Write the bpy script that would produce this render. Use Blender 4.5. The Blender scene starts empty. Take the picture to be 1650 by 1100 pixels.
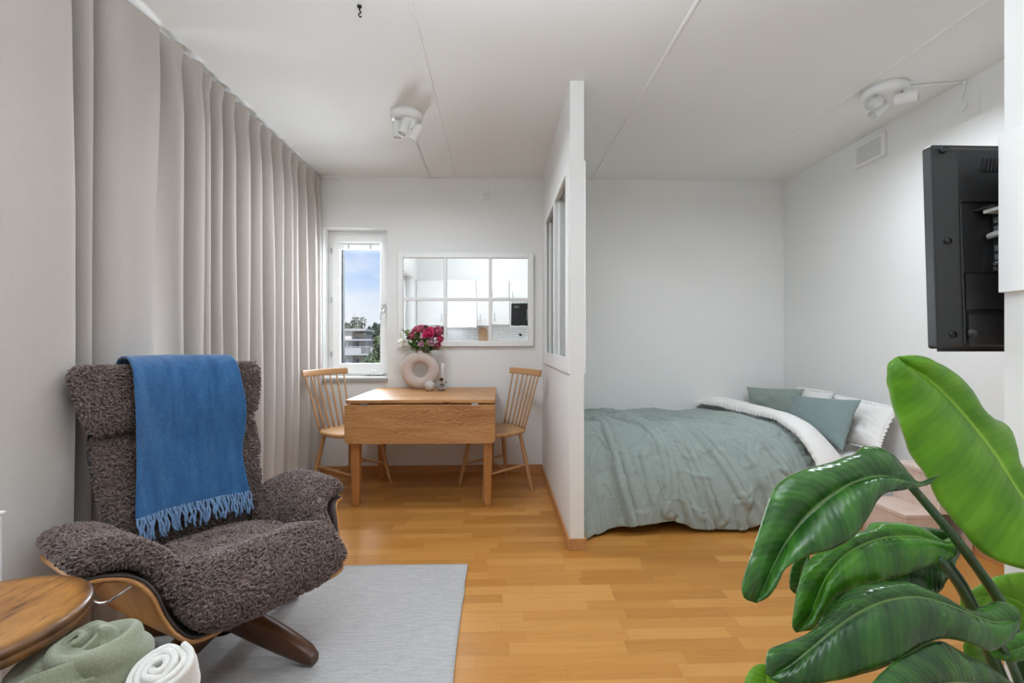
import bpy, math, random
import numpy as np
from mathutils import Vector, noise, Matrix

R = math.radians
PI = math.pi
sc = bpy.context.scene
COL = sc.collection
rng = np.random.default_rng(7)
random.seed(7)

# ------------------------------------------------------------------ camera
CAM_H = 1.11
YAW = R(1.909)
FOC = 750.0          # focal length in units of a 1650 px wide frame
cam = bpy.data.cameras.new('camera')
cam.sensor_width = 36.0
cam.lens = 36.0 * FOC / 1650.0
cam.clip_start = 0.02
cam.clip_end = 500
cam_o = bpy.data.objects.new('camera', cam)
COL.objects.link(cam_o)
cam_o.location = (0, 0, CAM_H)
cam_o.rotation_euler = (PI / 2, 0, -YAW)
sc.camera = cam_o


def at(px, py, d):
    """3D point seen at photo pixel (px, py) at depth d from the camera."""
    l = (px - 825) / FOC * d
    z = CAM_H - (py - 550) / FOC * d
    c, s = math.cos(YAW), math.sin(YAW)
    return np.array((l * c + d * s, d * c - l * s, z))


# ------------------------------------------------------------------ tagging
def tag(o, label=None, cat=None, group=None, kind=None):
    if label: o['label'] = label
    if cat: o['category'] = cat
    if group: o['group'] = group
    if kind: o['kind'] = kind
    return o


def thing(name, label, cat, loc=(0, 0, 0), rz=0.0, group=None, kind=None):
    o = bpy.data.objects.new(name, None)
    o.empty_display_size = .1
    COL.objects.link(o)
    o.location = loc
    o.rotation_euler = (0, 0, rz)
    return tag(o, label, cat, group, kind)


def copy_tree(o, parent=None):
    c = o.copy()
    COL.objects.link(c)
    if parent is not None:
        c.parent = parent
    for ch in list(o.children):
        copy_tree(ch, c)
    return c


# ------------------------------------------------------------------ meshes
class MB:
    def __init__(s):
        s.V, s.F, s.n, s.UV = [], [], 0, []

    def add(s, V, F, uv=None):
        V = np.asarray(V, float).reshape(-1, 3)
        s.V.append(V)
        for f in F:
            s.F.append(tuple(int(i) + s.n for i in f))
        s.UV.append(np.zeros((len(V), 2)) if uv is None else np.asarray(uv, float))
        s.n += len(V)
        return s

    def box(s, x0, x1, y0, y1, z0, z1):
        V = [(x0, y0, z0), (x1, y0, z0), (x1, y1, z0), (x0, y1, z0), (x0, y0, z1), (x1, y0, z1), (x1, y1, z1), (x0, y1, z1)]
        return s.add(V, [(3, 2, 1, 0), (4, 5, 6, 7), (0, 1, 5, 4), (1, 2, 6, 5), (2, 3, 7, 6), (3, 0, 4, 7)])

    def obox(s, c, u, v, w, a, b, h):
        """box at centre c with unit axes u v w and half sizes a b h"""
        c, u, v, w = [np.asarray(k, float) for k in (c, u, v, w)]
        P = []
        for k in (-1, 1):
            for (i, j) in ((-1, -1), (1, -1), (1, 1), (-1, 1)):
                P.append(c + u * a * i + v * b * j + w * h * k)
        return s.add(P, [(3, 2, 1, 0), (4, 5, 6, 7), (0, 1, 5, 4), (1, 2, 6, 5), (2, 3, 7, 6), (3, 0, 4, 7)])

    def grid(s, G, closed_u=False, uv=True, flip=False):
        """G: array (nv, nu, 3)"""
        nv, nu = G.shape[:2]
        F = []
        for j in range(nv - 1):
            for i in range(nu if closed_u else nu - 1):
                i2 = (i + 1) % nu
                q = (j * nu + i, j * nu + i2, (j + 1) * nu + i2, (j + 1) * nu + i)
                F.append(q[::-1] if flip else q)
        uu, vv = np.meshgrid(np.linspace(0, 1, nu), np.linspace(0, 1, nv))
        return s.add(G.reshape(-1, 3), F, np.stack([uu.ravel(), vv.ravel()], 1))

    def tube(s, path, r, n=10, caps=True, flat=1.0, up=None):
        P = np.asarray(path, float)
        m = len(P)
        rr = np.full(m, r) if np.isscalar(r) else np.asarray(r, float)
        T = np.gradient(P, axis=0)
        T /= np.linalg.norm(T, axis=1)[:, None] + 1e-12
        ref = np.array(up if up is not None else ((0, 0, 1) if abs(T[0][2]) < .9 else (1, 0, 0)), float)
        G = np.zeros((m, n, 3))
        A = None
        for k in range(m):
            if A is None or up is not None:
                A = np.cross(ref, T[k])
            else:
                A = A - T[k] * np.dot(A, T[k])
            A = A / (np.linalg.norm(A) + 1e-12)
            B = np.cross(T[k], A)
            th = np.linspace(0, 2 * PI, n, endpoint=False)
            G[k] = P[k] + rr[k] * (np.outer(np.cos(th), A) + flat * np.outer(np.sin(th), B))
        n0 = s.n
        s.grid(G, closed_u=True)
        if caps:
            s.F.append(tuple(n0 + i for i in range(n))[::-1])
            s.F.append(tuple(n0 + (m - 1) * n + i for i in range(n)))
        return s

    def cyl(s, p, q, r0, r1=None, n=16, m=2):
        p, q = np.asarray(p, float), np.asarray(q, float)
        r1 = r0 if r1 is None else r1
        t = np.linspace(0, 1, m)[:, None]
        return s.tube(p + (q - p) * t, r0 + (r1 - r0) * t[:, 0], n)

    def lathe(s, prof, c=(0, 0, 0), n=28):
        th = np.linspace(0, 2 * PI, n, endpoint=False)
        G = np.array([[(c[0] + r * math.cos(t), c[1] + r * math.sin(t), c[2] + z) for t in th] for r, z in prof])
        return s.grid(G, closed_u=True)

    def ball(s, c, r, n=16, sq=(1, 1, 1)):
        pr = [(max(1e-4, math.sin(a)), -math.cos(a)) for a in np.linspace(0, PI, n // 2 + 1)]
        G = np.array([[(c[0] + r * sq[0] * q * math.cos(t), c[1] + r * sq[1] * q * math.sin(t), c[2] + r * sq[2] * z)
                       for t in np.linspace(0, 2 * PI, n, endpoint=False)] for q, z in pr])
        return s.grid(G, closed_u=True)

    def build(s, name, mat, parent=None, smooth=False, bevel=0, seg=2, solid=0, sub=0, auto=None):
        V = np.concatenate(s.V)
        me = bpy.data.meshes.new(name)
        me.from_pydata(V.tolist(), [], s.F)
        uv = np.concatenate(s.UV)
        if uv.any():
            lay = me.uv_layers.new(name='UVMap')
            li = np.zeros(len(me.loops), np.int32)
            me.loops.foreach_get('vertex_index', li)
            lay.data.foreach_set('uv', uv[li].ravel().astype(np.float32))
        me.materials.append(mat)
        if smooth:
            me.polygons.foreach_set('use_smooth', np.ones(len(me.polygons), bool))
        me.update()
        o = bpy.data.objects.new(name, me)
        COL.objects.link(o)
        if parent is not None:
            o.parent = parent
        if auto:
            me.polygons.foreach_set('use_smooth', np.ones(len(me.polygons), bool))
            me.set_sharp_from_angle(angle=R(auto))
        if solid:
            m = o.modifiers.new('thickness', 'SOLIDIFY'); m.thickness = abs(solid); m.offset = 0 if solid > 0 else -1
        if bevel:
            m = o.modifiers.new('bevel', 'BEVEL'); m.width = bevel; m.segments = seg; m.limit_method = 'ANGLE'; m.angle_limit = R(35)
        if sub:
            m = o.modifiers.new('sub', 'SUBSURF'); m.levels = m.render_levels = sub
        return o


def spline(P, n):
    """Catmull-Rom through control points, n samples"""
    P = np.asarray(P, float)
    k = len(P)
    Q = np.vstack([2 * P[0] - P[1], P, 2 * P[-1] - P[-2]])
    t = np.linspace(0, k - 1, n)
    i = np.minimum(t.astype(int), k - 2)
    f = (t - i)[:, None]
    a, b, c, d = Q[i], Q[i + 1], Q[i + 2], Q[i + 3]
    return .5 * ((2 * b) + (-a + c) * f + (2 * a - 5 * b + 4 * c - d) * f ** 2 + (-a + 3 * b - 3 * c + d) * f ** 3)


def arcspline(P, n):
    """as spline, but spaced by arc length"""
    D = spline(P, 400)
    L = np.concatenate([[0], np.cumsum(np.linalg.norm(np.diff(D, axis=0), axis=1))])
    t = np.linspace(0, L[-1], n)
    return np.stack([np.interp(t, L, D[:, k]) for k in range(D.shape[1])], 1)


def nz(x, y, z=0.0):
    return noise.noise(Vector((x, y, z)))


def vnoise(X, Y, seed=0, octv=1):
    """vectorised smooth value noise on arrays, about -1..1"""
    out = np.zeros(np.broadcast(X, Y).shape)
    amp, tot = 1.0, 0.0
    for o in range(octv):
        x, y = X * 2 ** o + 17.3 * seed + 5.1 * o, Y * 2 ** o + 9.7 * seed - 3.3 * o
        xi, yi = np.floor(x), np.floor(y)
        fx, fy = x - xi, y - yi
        fx, fy = fx * fx * fx * (fx * (fx * 6 - 15) + 10), fy * fy * fy * (fy * (fy * 6 - 15) + 10)

        def h(a, b):
            v = np.sin(a * 127.1 + b * 311.7 + seed * 74.7) * 43758.5453
            return (v - np.floor(v)) * 2 - 1
        out += amp * ((h(xi, yi) * (1 - fx) + h(xi + 1, yi) * fx) * (1 - fy) + (h(xi, yi + 1) * (1 - fx) + h(xi + 1, yi + 1) * fx) * fy)
        tot += amp
        amp *= .5
    return out / tot


def normals(G):
    du = np.gradient(G, axis=1)
    dv = np.gradient(G, axis=0)
    N = np.cross(du, dv)
    return N / (np.linalg.norm(N, axis=2)[..., None] + 1e-12)


# ------------------------------------------------------------------ materials
MATS = {}


class NT:
    """small node tree helper"""
    def __init__(s, name):
        s.m = bpy.data.materials.new(name)
        s.m.use_nodes = True
        s.t = s.m.node_tree
        s.b = s.t.nodes['Principled BSDF']
        s.out = s.t.nodes['Material Output']
        MATS[name] = s.m

    def n(s, kind, **kw):
        nd = s.t.nodes.new(kind)
        for k, v in kw.items():
            setattr(nd, k, v)
        return nd

    def l(s, a, b):
        s.t.links.new(a, b)

    def val(s, sock, v):
        if isinstance(v, bpy.types.NodeSocket):
            s.l(v, sock)
        else:
            sock.default_value = v

    def math(s, op, a, b=None, c=None):
        nd = s.n('ShaderNodeMath', operation=op)
        for k, v in enumerate((a, b, c)):
            if v is not None:
                s.val(nd.inputs[k], v)
        return nd.outputs[0]

    def xyz(s, kind='Object', scale=(1, 1, 1), rot=(0, 0, 0)):
        tc = s.n('ShaderNodeTexCoord')
        mp = s.n('ShaderNodeMapping')
        s.l(tc.outputs[kind], mp.inputs[0])
        mp.inputs['Scale'].default_value = scale
        mp.inputs['Rotation'].default_value = rot
        return mp.outputs[0]

    def noise(s, vec, scale=5, detail=3, rough=.5, dist=0):
        nd = s.n('ShaderNodeTexNoise')
        s.l(vec, nd.inputs['Vector'])
        nd.inputs['Scale'].default_value = scale
        nd.inputs['Detail'].default_value = detail
        nd.inputs['Roughness'].default_value = rough
        nd.inputs['Distortion'].default_value = dist
        return nd.outputs[0]

    def ramp(s, fac, stops):
        nd = s.n('ShaderNodeValToRGB')
        s.val(nd.inputs[0], fac)
        e = nd.color_ramp.elements
        while len(e) < len(stops):
            e.new(.5)
        for k, (p, c) in enumerate(stops):
            e[k].position = p
            e[k].color = (*c, 1) if len(c) == 3 else c
        return nd.outputs[0]

    def mix(s, fac, a, b, mode='MIX'):
        nd = s.n('ShaderNodeMix', data_type='RGBA', blend_type=mode)
        s.val(nd.inputs['Factor'], fac)
        for k, v in ((6, a), (7, b)):
            if isinstance(v, tuple) and len(v) == 3:
                v = (*v, 1)
            s.val(nd.inputs[k], v)
        return nd.outputs[2]

    def bump(s, h, strength=.3, dist=.01, normal=None):
        nd = s.n('ShaderNodeBump')
        nd.inputs['Strength'].default_value = strength
        nd.inputs['Distance'].default_value = dist
        s.l(h, nd.inputs['Height'])
        if normal is not None:
            s.l(normal, nd.inputs['Normal'])
        s.l(nd.outputs[0], s.b.inputs['Normal'])
        return nd.outputs[0]

    def set(s, **kw):
        for k, v in kw.items():
            k = {'col': 'Base Color', 'rough': 'Roughness', 'metal': 'Metallic', 'spec': 'Specular IOR Level', 'trans': 'Transmission Weight',
                 'sheen': 'Sheen Weight', 'coat': 'Coat Weight', 'ior': 'IOR', 'alpha': 'Alpha', 'em': 'Emission Color', 'ems': 'Emission Strength', 'sss': 'Subsurface Weight'}[k]
            if isinstance(v, tuple) and len(v) == 3:
                v = (*v, 1)
            s.val(s.b.inputs[k], v)
        return s


def pmat(name, col, rough=.5, metal=0.0, spec=.5, var=0.0, vs=8, bump=0.0, bs=80, bd=.002, stretch=(1, 1, 1), sheen=0, coat=0):
    t = NT(name)
    t.set(rough=rough, metal=metal, spec=spec)
    if var:
        v = t.xyz(scale=stretch)
        f = t.noise(v, vs, 4, .55)
        lo = tuple(max(0, c * (1 - var)) for c in col)
        hi = tuple(min(1, c * (1 + var)) for c in col)
        t.set(col=t.ramp(f, [(.3, lo), (.7, hi)]))
    else:
        t.set(col=col)
    if bump:
        t.bump(t.noise(t.xyz(scale=stretch), bs, 3), bump, bd)
    if sheen: t.set(sheen=sheen)
    if coat: t.set(coat=coat)
    return t.m


def wood(name, dark, mid, light, axis='z', rough=.45, scale=1.0, rings=1.0, bump=.05):
    """long grain wood; the grain runs along the named object axis"""
    t = NT(name)
    st = {'x': (1.2, 14, 14), 'y': (14, 1.2, 14), 'z': (14, 14, 1.2)}[axis]
    v = t.xyz(scale=tuple(k * scale for k in st))
    a = t.noise(v, 1.0, 5, .6, 1.2 * rings)
    v2 = t.xyz(scale=tuple(k * scale * (9 if k > 2 else 2.5) for k in st))
    b = t.noise(v2, 1.0, 3, .6)
    f = t.math('ADD', t.math('MULTIPLY', a, .75), t.math('MULTIPLY', b, .25))
    t.set(col=t.ramp(f, [(.32, dark), (.5, mid), (.68, light)]), rough=rough)
    t.bump(b, bump, .002)
    return t.m


def make_materials():
    pmat('wall_paint', (.79, .79, .775), .75, spec=.25, var=.008, vs=1.5, bump=.05, bs=180, bd=.001)
    pmat('ceiling_paint', (.82, .82, .805), .85, spec=.2, var=.01, vs=1.2, bump=.04, bs=120, bd=.001)
    pmat('white_lacquer', (.83, .83, .82), .35, spec=.4)
    pmat('white_plastic', (.80, .80, .79), .4)
    pmat('white_metal', (.80, .80, .785), .35, spec=.5)
    pmat('grey_metal', (.45, .45, .45), .3, .9)
    pmat('chrome', (.75, .75, .75), .15, 1.0)
    pmat('black_metal', (.02, .02, .02), .4, .6)
    pmat('rubber_black', (.018, .018, .018), .9, spec=.05)
    pmat('sill_grey', (.35, .35, .35), .5)
    # floor: three-strip oak parquet, strips along X
    t = NT('oak_parquet')
    v = t.xyz()
    sx = t.n('ShaderNodeSeparateXYZ'); t.l(v, sx.inputs[0])
    x, y = sx.outputs[0], sx.outputs[1]
    yr = t.math('DIVIDE', y, .066)
    row = t.math('FLOOR', yr)
    w1 = t.n('ShaderNodeTexWhiteNoise', noise_dimensions='1D'); t.l(row, w1.inputs['W'])
    w2 = t.n('ShaderNodeTexWhiteNoise', noise_dimensions='1D'); t.l(t.math('ADD', row, 57.3), w2.inputs['W'])
    ln = t.math('MULTIPLY_ADD', w2.outputs[0], .16, .34)
    xr = t.math('DIVIDE', t.math('MULTIPLY_ADD', w1.outputs[0], 3.7, x), ln)
    colm = t.math('FLOOR', xr)
    cx = t.n('ShaderNodeCombineXYZ'); t.l(row, cx.inputs[0]); t.l(colm, cx.inputs[1])
    w3 = t.n('ShaderNodeTexWhiteNoise', noise_dimensions='2D'); t.l(cx.outputs[0], w3.inputs['Vector'])
    rnd = w3.outputs[0]
    g = t.n('ShaderNodeCombineXYZ')
    t.l(t.math('MULTIPLY', x, 2.2), g.inputs[0]); t.l(t.math('MULTIPLY', y, 42), g.inputs[1]); t.l(t.math('MULTIPLY', rnd, 31), g.inputs[2])
    gr = t.noise(g.outputs[0], 1.4, 5, .62, .8)
    base = t.ramp(rnd, [(0, (.425, .178, .034)), (.3, (.475, .207, .043)), (.65, (.52, .236, .053)), (1, (.585, .283, .074))])
    grc = t.ramp(gr, [(.25, (.80, .76, .70)), (.5, (1, 1, 1)), (.75, (1.0, 1.0, 1.0))])
    c1 = t.mix(.8, base, grc, 'MULTIPLY')
    fy = t.math('FRACT', yr); fx = t.math('FRACT', xr)
    ey = t.math('LESS_THAN', fy, .018)
    ex = t.math('LESS_THAN', fx, .004)
    gap = t.math('MAXIMUM', ey, ex)
    t.set(col=t.mix(t.math('MULTIPLY', gap, .45), c1, (.2, .09, .03)), rough=t.math('MULTIPLY_ADD', gr, .14, .27), spec=.32)
    t.bump(t.math('SUBTRACT', t.math('MULTIPLY', gr, .15), gap), .12, .001)
    wood('oak_trim', (.44, .22, .085), (.50, .25, .10), (.56, .29, .12), 'x', .45)
    wood('oak_trim_y', (.44, .22, .085), (.50, .25, .10), (.56, .29, .12), 'y', .45)
    wood('chair_wood', (.44, .235, .10), (.50, .275, .125), (.56, .32, .15), 'z', .42)
    wood('seat_wood', (.46, .25, .105), (.54, .30, .135), (.60, .36, .17), 'x', .4)
    wood('pine_leg', (.36, .15, .042), (.44, .19, .056), (.50, .23, .075), 'z', .45)
    # pine boards with knots: grain along x
    t = NT('pine_board')
    v = t.xyz(scale=(1.5, 9, 9))
    a = t.noise(v, 1.3, 2, .5, .6)
    wv = t.n('ShaderNodeTexWave', wave_type='BANDS', bands_direction='Z')
    t.l(t.xyz(scale=(.55, 1, 1)), wv.inputs['Vector'])
    wv.inputs['Scale'].default_value = 17; wv.inputs['Distortion'].default_value = 14; wv.inputs['Detail'].default_value = 2.5
    wv.inputs['Detail Scale'].default_value = 1.1; wv.inputs['Detail Roughness'].default_value = .45
    fine = t.noise(t.xyz(scale=(3, 90, 90)), 1, 4, .6)
    f = t.math('ADD', t.math('MULTIPLY', wv.outputs['Fac'], .16), t.math('MULTIPLY', a, .60))
    f = t.math('ADD', f, t.math('MULTIPLY', fine, .22))
    c = t.ramp(f, [(.30, (.30, .125, .036)), (.46, (.46, .215, .075)), (.72, (.57, .31, .13))])
    vo = t.n('ShaderNodeTexVoronoi'); t.l(t.xyz(scale=(2.6, 5, 6.5)), vo.inputs['Vector']); vo.inputs['Scale'].default_value = 1.35
    k = t.ramp(vo.outputs['Distance'], [(.05, (1, 1, 1)), (.13, (0, 0, 0))])
    c = t.mix(t.math('MULTIPLY', k, .75), c, (.17, .065, .025))
    zs = t.n('ShaderNodeSeparateXYZ'); t.l(t.xyz(), zs.inputs[0])
    t.set(col=c, rough=.42)
    t.bump(fine, .08, .002)
    wood('teak_ply', (.37, .165, .05), (.47, .22, .068), (.54, .265, .09), 'z', .38, .55)
    wood('walnut', (.050, .022, .012), (.085, .036, .018), (.125, .055, .026), 'x', .35, .8)
    wood('dark_stain', (.028, .012, .007), (.055, .024, .012), (.09, .038, .018), 'z', .35, .8)
    wood('washed_pine', (.62, .47, .40), (.69, .54, .465), (.74, .60, .53), 'z', .6, .9)
    # worn stool top
    t = NT('worn_wood')
    v = t.xyz(scale=(11, 2.2, 10), rot=(0, 0, R(35)))
    a = t.noise(v, 1.2, 7, .68, .5)
    b = t.noise(t.xyz(), 13, 5, .6)
    c = t.ramp(t.math('ADD', t.math('MULTIPLY', a, .72), t.math('MULTIPLY', b, .3)),
               [(.34, (.075, .028, .008)), (.44, (.27, .105, .020)), (.56, (.44, .19, .038)), (.72, (.56, .29, .085))])
    fl = t.noise(t.xyz(scale=(60, 9, 60), rot=(0, 0, R(35))), 1.0, 6, .7, .6)
    c = t.mix(t.ramp(fl, [(.56, (0, 0, 0)), (.66, (.85, .85, .85))]), c, (.05, .02, .007))
    c = t.mix(t.ramp(fl, [(.28, (.7, .7, .7)), (.36, (0, 0, 0))]), c, (.62, .36, .13))
    ln = t.n('ShaderNodeVectorMath', operation='LENGTH'); t.l(t.xyz(scale=(1, 1, 0)), ln.inputs[0])
    edge = t.math('MULTIPLY_ADD', b, .05, ln.outputs['Value'])
    e = t.ramp(edge, [(.196, (0, 0, 0)), (.232, (1, 1, 1))])
    t.set(col=t.mix(e, c, (.06, .02, .008)), rough=t.math('MULTIPLY_ADD', a, .3, .22), coat=.15)
    t.bump(a, .12, .003)
    # sheepskin
    t = NT('sheepskin')
    f = t.noise(t.xyz(), 130, 4, .6)
    g = t.noise(t.xyz(), 7, 3, .5)
    c = t.ramp(f, [(.3, (.085, .053, .045)), (.52, (.195, .138, .122)), (.72, (.36, .28, .255))])
    t.set(col=t.mix(t.math('MULTIPLY', g, .35), c, (.14, .09, .075)), rough=.85, spec=.2, sheen=.25)
    t.bump(f, .6, .004)
    t = NT('sheepskin_hide')
    t.set(col=(.030, .019, .018), rough=.95, spec=.1)
    pmat('chair_piping', (.028, .028, .036), .5)
    pmat('brown_piping', (.035, .022, .018), .6)
    # curtain cloth: lets some daylight through
    t = NT('curtain_linen')
    v = t.xyz()
    f = t.noise(t.xyz(scale=(520, 520, 60)), 1, 2)
    g = t.noise(t.xyz(scale=(70, 70, 700)), 1, 2)
    h = t.math('ADD', t.math('MULTIPLY', f, .5), t.math('MULTIPLY', g, .5))
    c = t.ramp(h, [(.3, (.485, .442, .41)), (.7, (.545, .50, .465))])
    t.set(col=c, rough=.9, spec=.15)
    t.bump(h, .15, .001)
    tr = t.n('ShaderNodeBsdfTranslucent'); tr.inputs[0].default_value = (.66, .64, .63, 1)
    mx = t.n('ShaderNodeMixShader'); mx.inputs[0].default_value = .06
    t.l(t.b.outputs[0], mx.inputs[1]); t.l(tr.outputs[0], mx.inputs[2]); t.l(mx.outputs[0], t.out.inputs[0])
    # blue throw, twill
    t = NT('blue_wool')
    uv = t.xyz('UV', (1, 1, 1))
    s2 = t.n('ShaderNodeSeparateXYZ'); t.l(uv, s2.inputs[0])
    ph = t.math('ADD', t.math('MULTIPLY', s2.outputs[0], 640), t.math('MULTIPLY', s2.outputs[1], 900))
    tw = t.math('SINE', ph)
    f = t.noise(t.xyz(), 220, 3)
    g = t.noise(t.xyz(scale=(26, 26, 6)), 1, 3, .6)
    q = t.math('ADD', t.math('MULTIPLY', tw, .12), t.math('MULTIPLY', t.math('ADD', f, g), .5))
    t.set(col=t.ramp(q, [(.28, (.018, .070, .185)), (.5, (.030, .115, .275)), (.75, (.07, .20, .40))]), rough=.9, spec=.15, sheen=.3)
    t.bump(t.math('ADD', f, t.math('MULTIPLY', tw, .3)), .35, .003)
    pmat('blue_fringe', (.14, .24, .41), .9, spec=.15, var=.25, vs=90, bump=.5, bs=300, sheen=.3)
    # bedding
    def linen(name, col, d=.13):
        t = NT(name)
        f = t.noise(t.xyz(scale=(220, 22, 220)), 1, 2)
        g = t.noise(t.xyz(scale=(22, 220, 40)), 1, 2)
        k = t.noise(t.xyz(), 9, 4, .6)
        h = t.math('ADD', t.math('MULTIPLY', f, .5), t.math('MULTIPLY', g, .5))
        lo = tuple(c * (1 - d) for c in col); hi = tuple(min(1, c * (1 + d)) for c in col)
        c = t.ramp(t.math('ADD', t.math('MULTIPLY', h, .6), t.math('MULTIPLY', k, .4)), [(.3, lo), (.7, hi)])
        t.set(col=c, rough=.92, spec=.12, sheen=.15)
        b1 = t.bump(h, .12, .001)
        t.bump(t.noise(t.xyz(), 26, 4, .65, .6), .25, .006, b1)
        return t.m
    linen('green_linen', (.30, .355, .335))
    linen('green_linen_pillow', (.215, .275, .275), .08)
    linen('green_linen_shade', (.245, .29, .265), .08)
    linen('white_linen', (.80, .785, .765), .03)
    linen('sheet_cotton', (.80, .79, .785), .02)
    # rug
    t = NT('rug_wool')
    f = t.noise(t.xyz(scale=(60, 260, 60)), 1, 3)
    b = t.noise(t.xyz(scale=(14, 120, 10)), 1, 3)
    t.set(col=t.ramp(t.math('ADD', t.math('MULTIPLY', f, .5), t.math('MULTIPLY', b, .5)), [(.3, (.37, .362, .36)), (.6, (.50, .49, .485))]), rough=.95, spec=.1)
    t.bump(f, .5, .004)
    # plant
    def leaf(name, dark, mid, light, back, gloss=.28, transl=.12):
        t = NT(name)
        s3 = t.n('ShaderNodeSeparateXYZ'); t.l(t.xyz('UV'), s3.inputs[0])
        u, v = s3.outputs[0], s3.outputs[1]
        au = t.math('ABSOLUTE', t.math('SUBTRACT', u, .5))
        ph = t.math('ADD', t.math('MULTIPLY', v, 210), t.math('MULTIPLY', au, -36))
        nn = t.noise(t.xyz('UV', (2, 9, 1)), 1, 2)
        rib = t.math('SINE', t.math('MULTIPLY_ADD', nn, 14, ph))
        wid = t.math('SINE', t.math('MULTIPLY_ADD', nn, 9, t.math('MULTIPLY', ph, .23)))
        h = t.math('ADD', t.math('MULTIPLY', rib, .22), t.math('MULTIPLY', wid, .42))
        k = t.noise(t.xyz(), 9, 3)
        c = t.ramp(t.math('ADD', t.math('MULTIPLY', h, .26), k), [(.25, dark), (.5, mid), (.75, light)])
        midr = t.ramp(au, [(.008, (1, 1, 1)), (.022, (0, 0, 0))])
        c = t.mix(t.math('MULTIPLY', midr, .75), c, (light[0] * 1.7 + .1, light[1] * 1.35 + .08, light[2] * 1.5 + .04))
        rim = t.ramp(au, [(.488, (0, 0, 0)), (.497, (1, 1, 1))])
        c = t.mix(t.math('MULTIPLY', rim, .7), c, (.30, .33, .12))
        geo = t.n('ShaderNodeNewGeometry')
        dust = t.math('MULTIPLY', t.math('SUBTRACT', t.noise(t.xyz(), 24, 5, .7), .5), .30)
        t.set(col=c, rough=t.math('ADD', dust, gloss), spec=.5)
        t.bump(h, .20, .004)
        tr = t.n('ShaderNodeBsdfTranslucent'); tr.inputs[0].default_value = (*back, 1)
        mx = t.n('ShaderNodeMixShader'); mx.inputs[0].default_value = transl
        t.l(t.b.outputs[0], mx.inputs[1]); t.l(tr.outputs[0], mx.inputs[2]); t.l(mx.outputs[0], t.out.inputs[0])
        return t.m
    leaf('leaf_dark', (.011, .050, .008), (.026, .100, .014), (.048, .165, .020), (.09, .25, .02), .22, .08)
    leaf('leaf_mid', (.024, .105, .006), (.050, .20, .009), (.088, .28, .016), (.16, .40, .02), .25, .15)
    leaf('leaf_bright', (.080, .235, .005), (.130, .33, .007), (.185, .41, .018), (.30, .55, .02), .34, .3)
    pmat('petiole', (.022, .07, .022), .35, var=.3, vs=12)
    pmat('soil', (.03, .02, .015), .95, var=.4, vs=60, bump=.6, bs=60, bd=.01)
    pmat('pot_ceramic', (.62, .60, .57), .5)
    # ceramics and flowers
    pmat('vase_ceramic', (.54, .45, .405), .8, spec=.2, var=.03, vs=20, bump=.12, bs=120)
    pmat('grey_ceramic', (.52, .48, .45), .6, var=.12, vs=40)
    pmat('candle_wax', (.78, .80, .78), .5)
    pmat('pink_petal', (.66, .05, .17), .6, var=.3, vs=90)
    pmat('rose_petal', (.50, .11, .17), .65, var=.4, vs=70)
    pmat('pale_petal', (.62, .37, .47), .65, var=.25, vs=70)
    pmat('white_petal', (.88, .89, .80), .55, var=.05, vs=60)
    pmat('flower_green', (.065, .15, .022), .5, var=.45, vs=60)
    pmat('flower_olive', (.15, .20, .05), .55, var=.4, vs=60)
    pmat('dried_brown', (.10, .055, .025), .8, var=.4, vs=80)
    # glass
    t = NT('clear_glass')
    tp = t.n('ShaderNodeBsdfTransparent'); tp.inputs[0].default_value = (.97, .98, .98, 1)
    gl = t.n('ShaderNodeBsdfGlossy'); gl.inputs['Roughness'].default_value = .02
    fr = t.n('ShaderNodeFresnel'); fr.inputs[0].default_value = 1.45
    mx = t.n('ShaderNodeMixShader')
    t.l(t.math('MULTIPLY', fr.outputs[0], .6), mx.inputs[0]); t.l(tp.outputs[0], mx.inputs[1]); t.l(gl.outputs[0], mx.inputs[2]); t.l(mx.outputs[0], t.out.inputs[0])
    t = NT('bottle_glass')
    t.set(col=(.95, .93, .90), rough=.03, trans=.9, ior=1.35)
    t = NT('mirror_glass')
    t.set(col=(.93, .93, .93), metal=1.0, rough=.015)
    t.bump(t.noise(t.xyz(), 3.2, 2), .03, .02)
    # tv
    pmat('tv_plastic', (.020, .020, .021), .36, var=.15, vs=160, bump=.1, bs=700, bd=.0005)
    pmat('tv_dark', (.012, .012, .013), .45)
    t = NT('tv_perforated')
    vo = t.n('ShaderNodeTexVoronoi'); t.l(t.xyz(scale=(190, 1, 190)), vo.inputs['Vector']); vo.inputs['Scale'].default_value = 1; vo.inputs['Randomness'].default_value = 0
    hole = t.ramp(vo.outputs['Distance'], [(.28, (.004, .004, .004)), (.36, (.034, .034, .036))])
    t.set(col=hole, rough=.4)
    pmat('cable_grey', (.35, .35, .35), .5)
    pmat('sticker_paper', (.70, .70, .68), .6)
    # vent perforation: small square holes
    t = NT('vent_perforated')
    sv = t.n('ShaderNodeSeparateXYZ'); t.l(t.xyz(), sv.inputs[0])
    hy = t.math('ABSOLUTE', t.math('SUBTRACT', t.math('FRACT', t.math('MULTIPLY', sv.outputs[1], 76)), .5))
    hz = t.math('ABSOLUTE', t.math('SUBTRACT', t.math('FRACT', t.math('MULTIPLY', sv.outputs[2], 105)), .5))
    hh = t.math('LESS_THAN', t.math('MAXIMUM', hy, hz), .24)
    t.set(col=t.mix(hh, (.78, .78, .77), (.12, .12, .12)), rough=.5)
    pmat('bulb_glass', (.65, .65, .63), .12, spec=.8)
    # kitchen
    t = NT('splash_tile')
    br = t.n('ShaderNodeTexBrick'); t.l(t.xyz(rot=(PI / 2, 0, 0)), br.inputs['Vector'])
    br.inputs['Scale'].default_value = 1; br.inputs['Brick Width'].default_value = .2; br.inputs['Row Height'].default_value = .05; br.inputs['Mortar Size'].default_value = .0025
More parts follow.
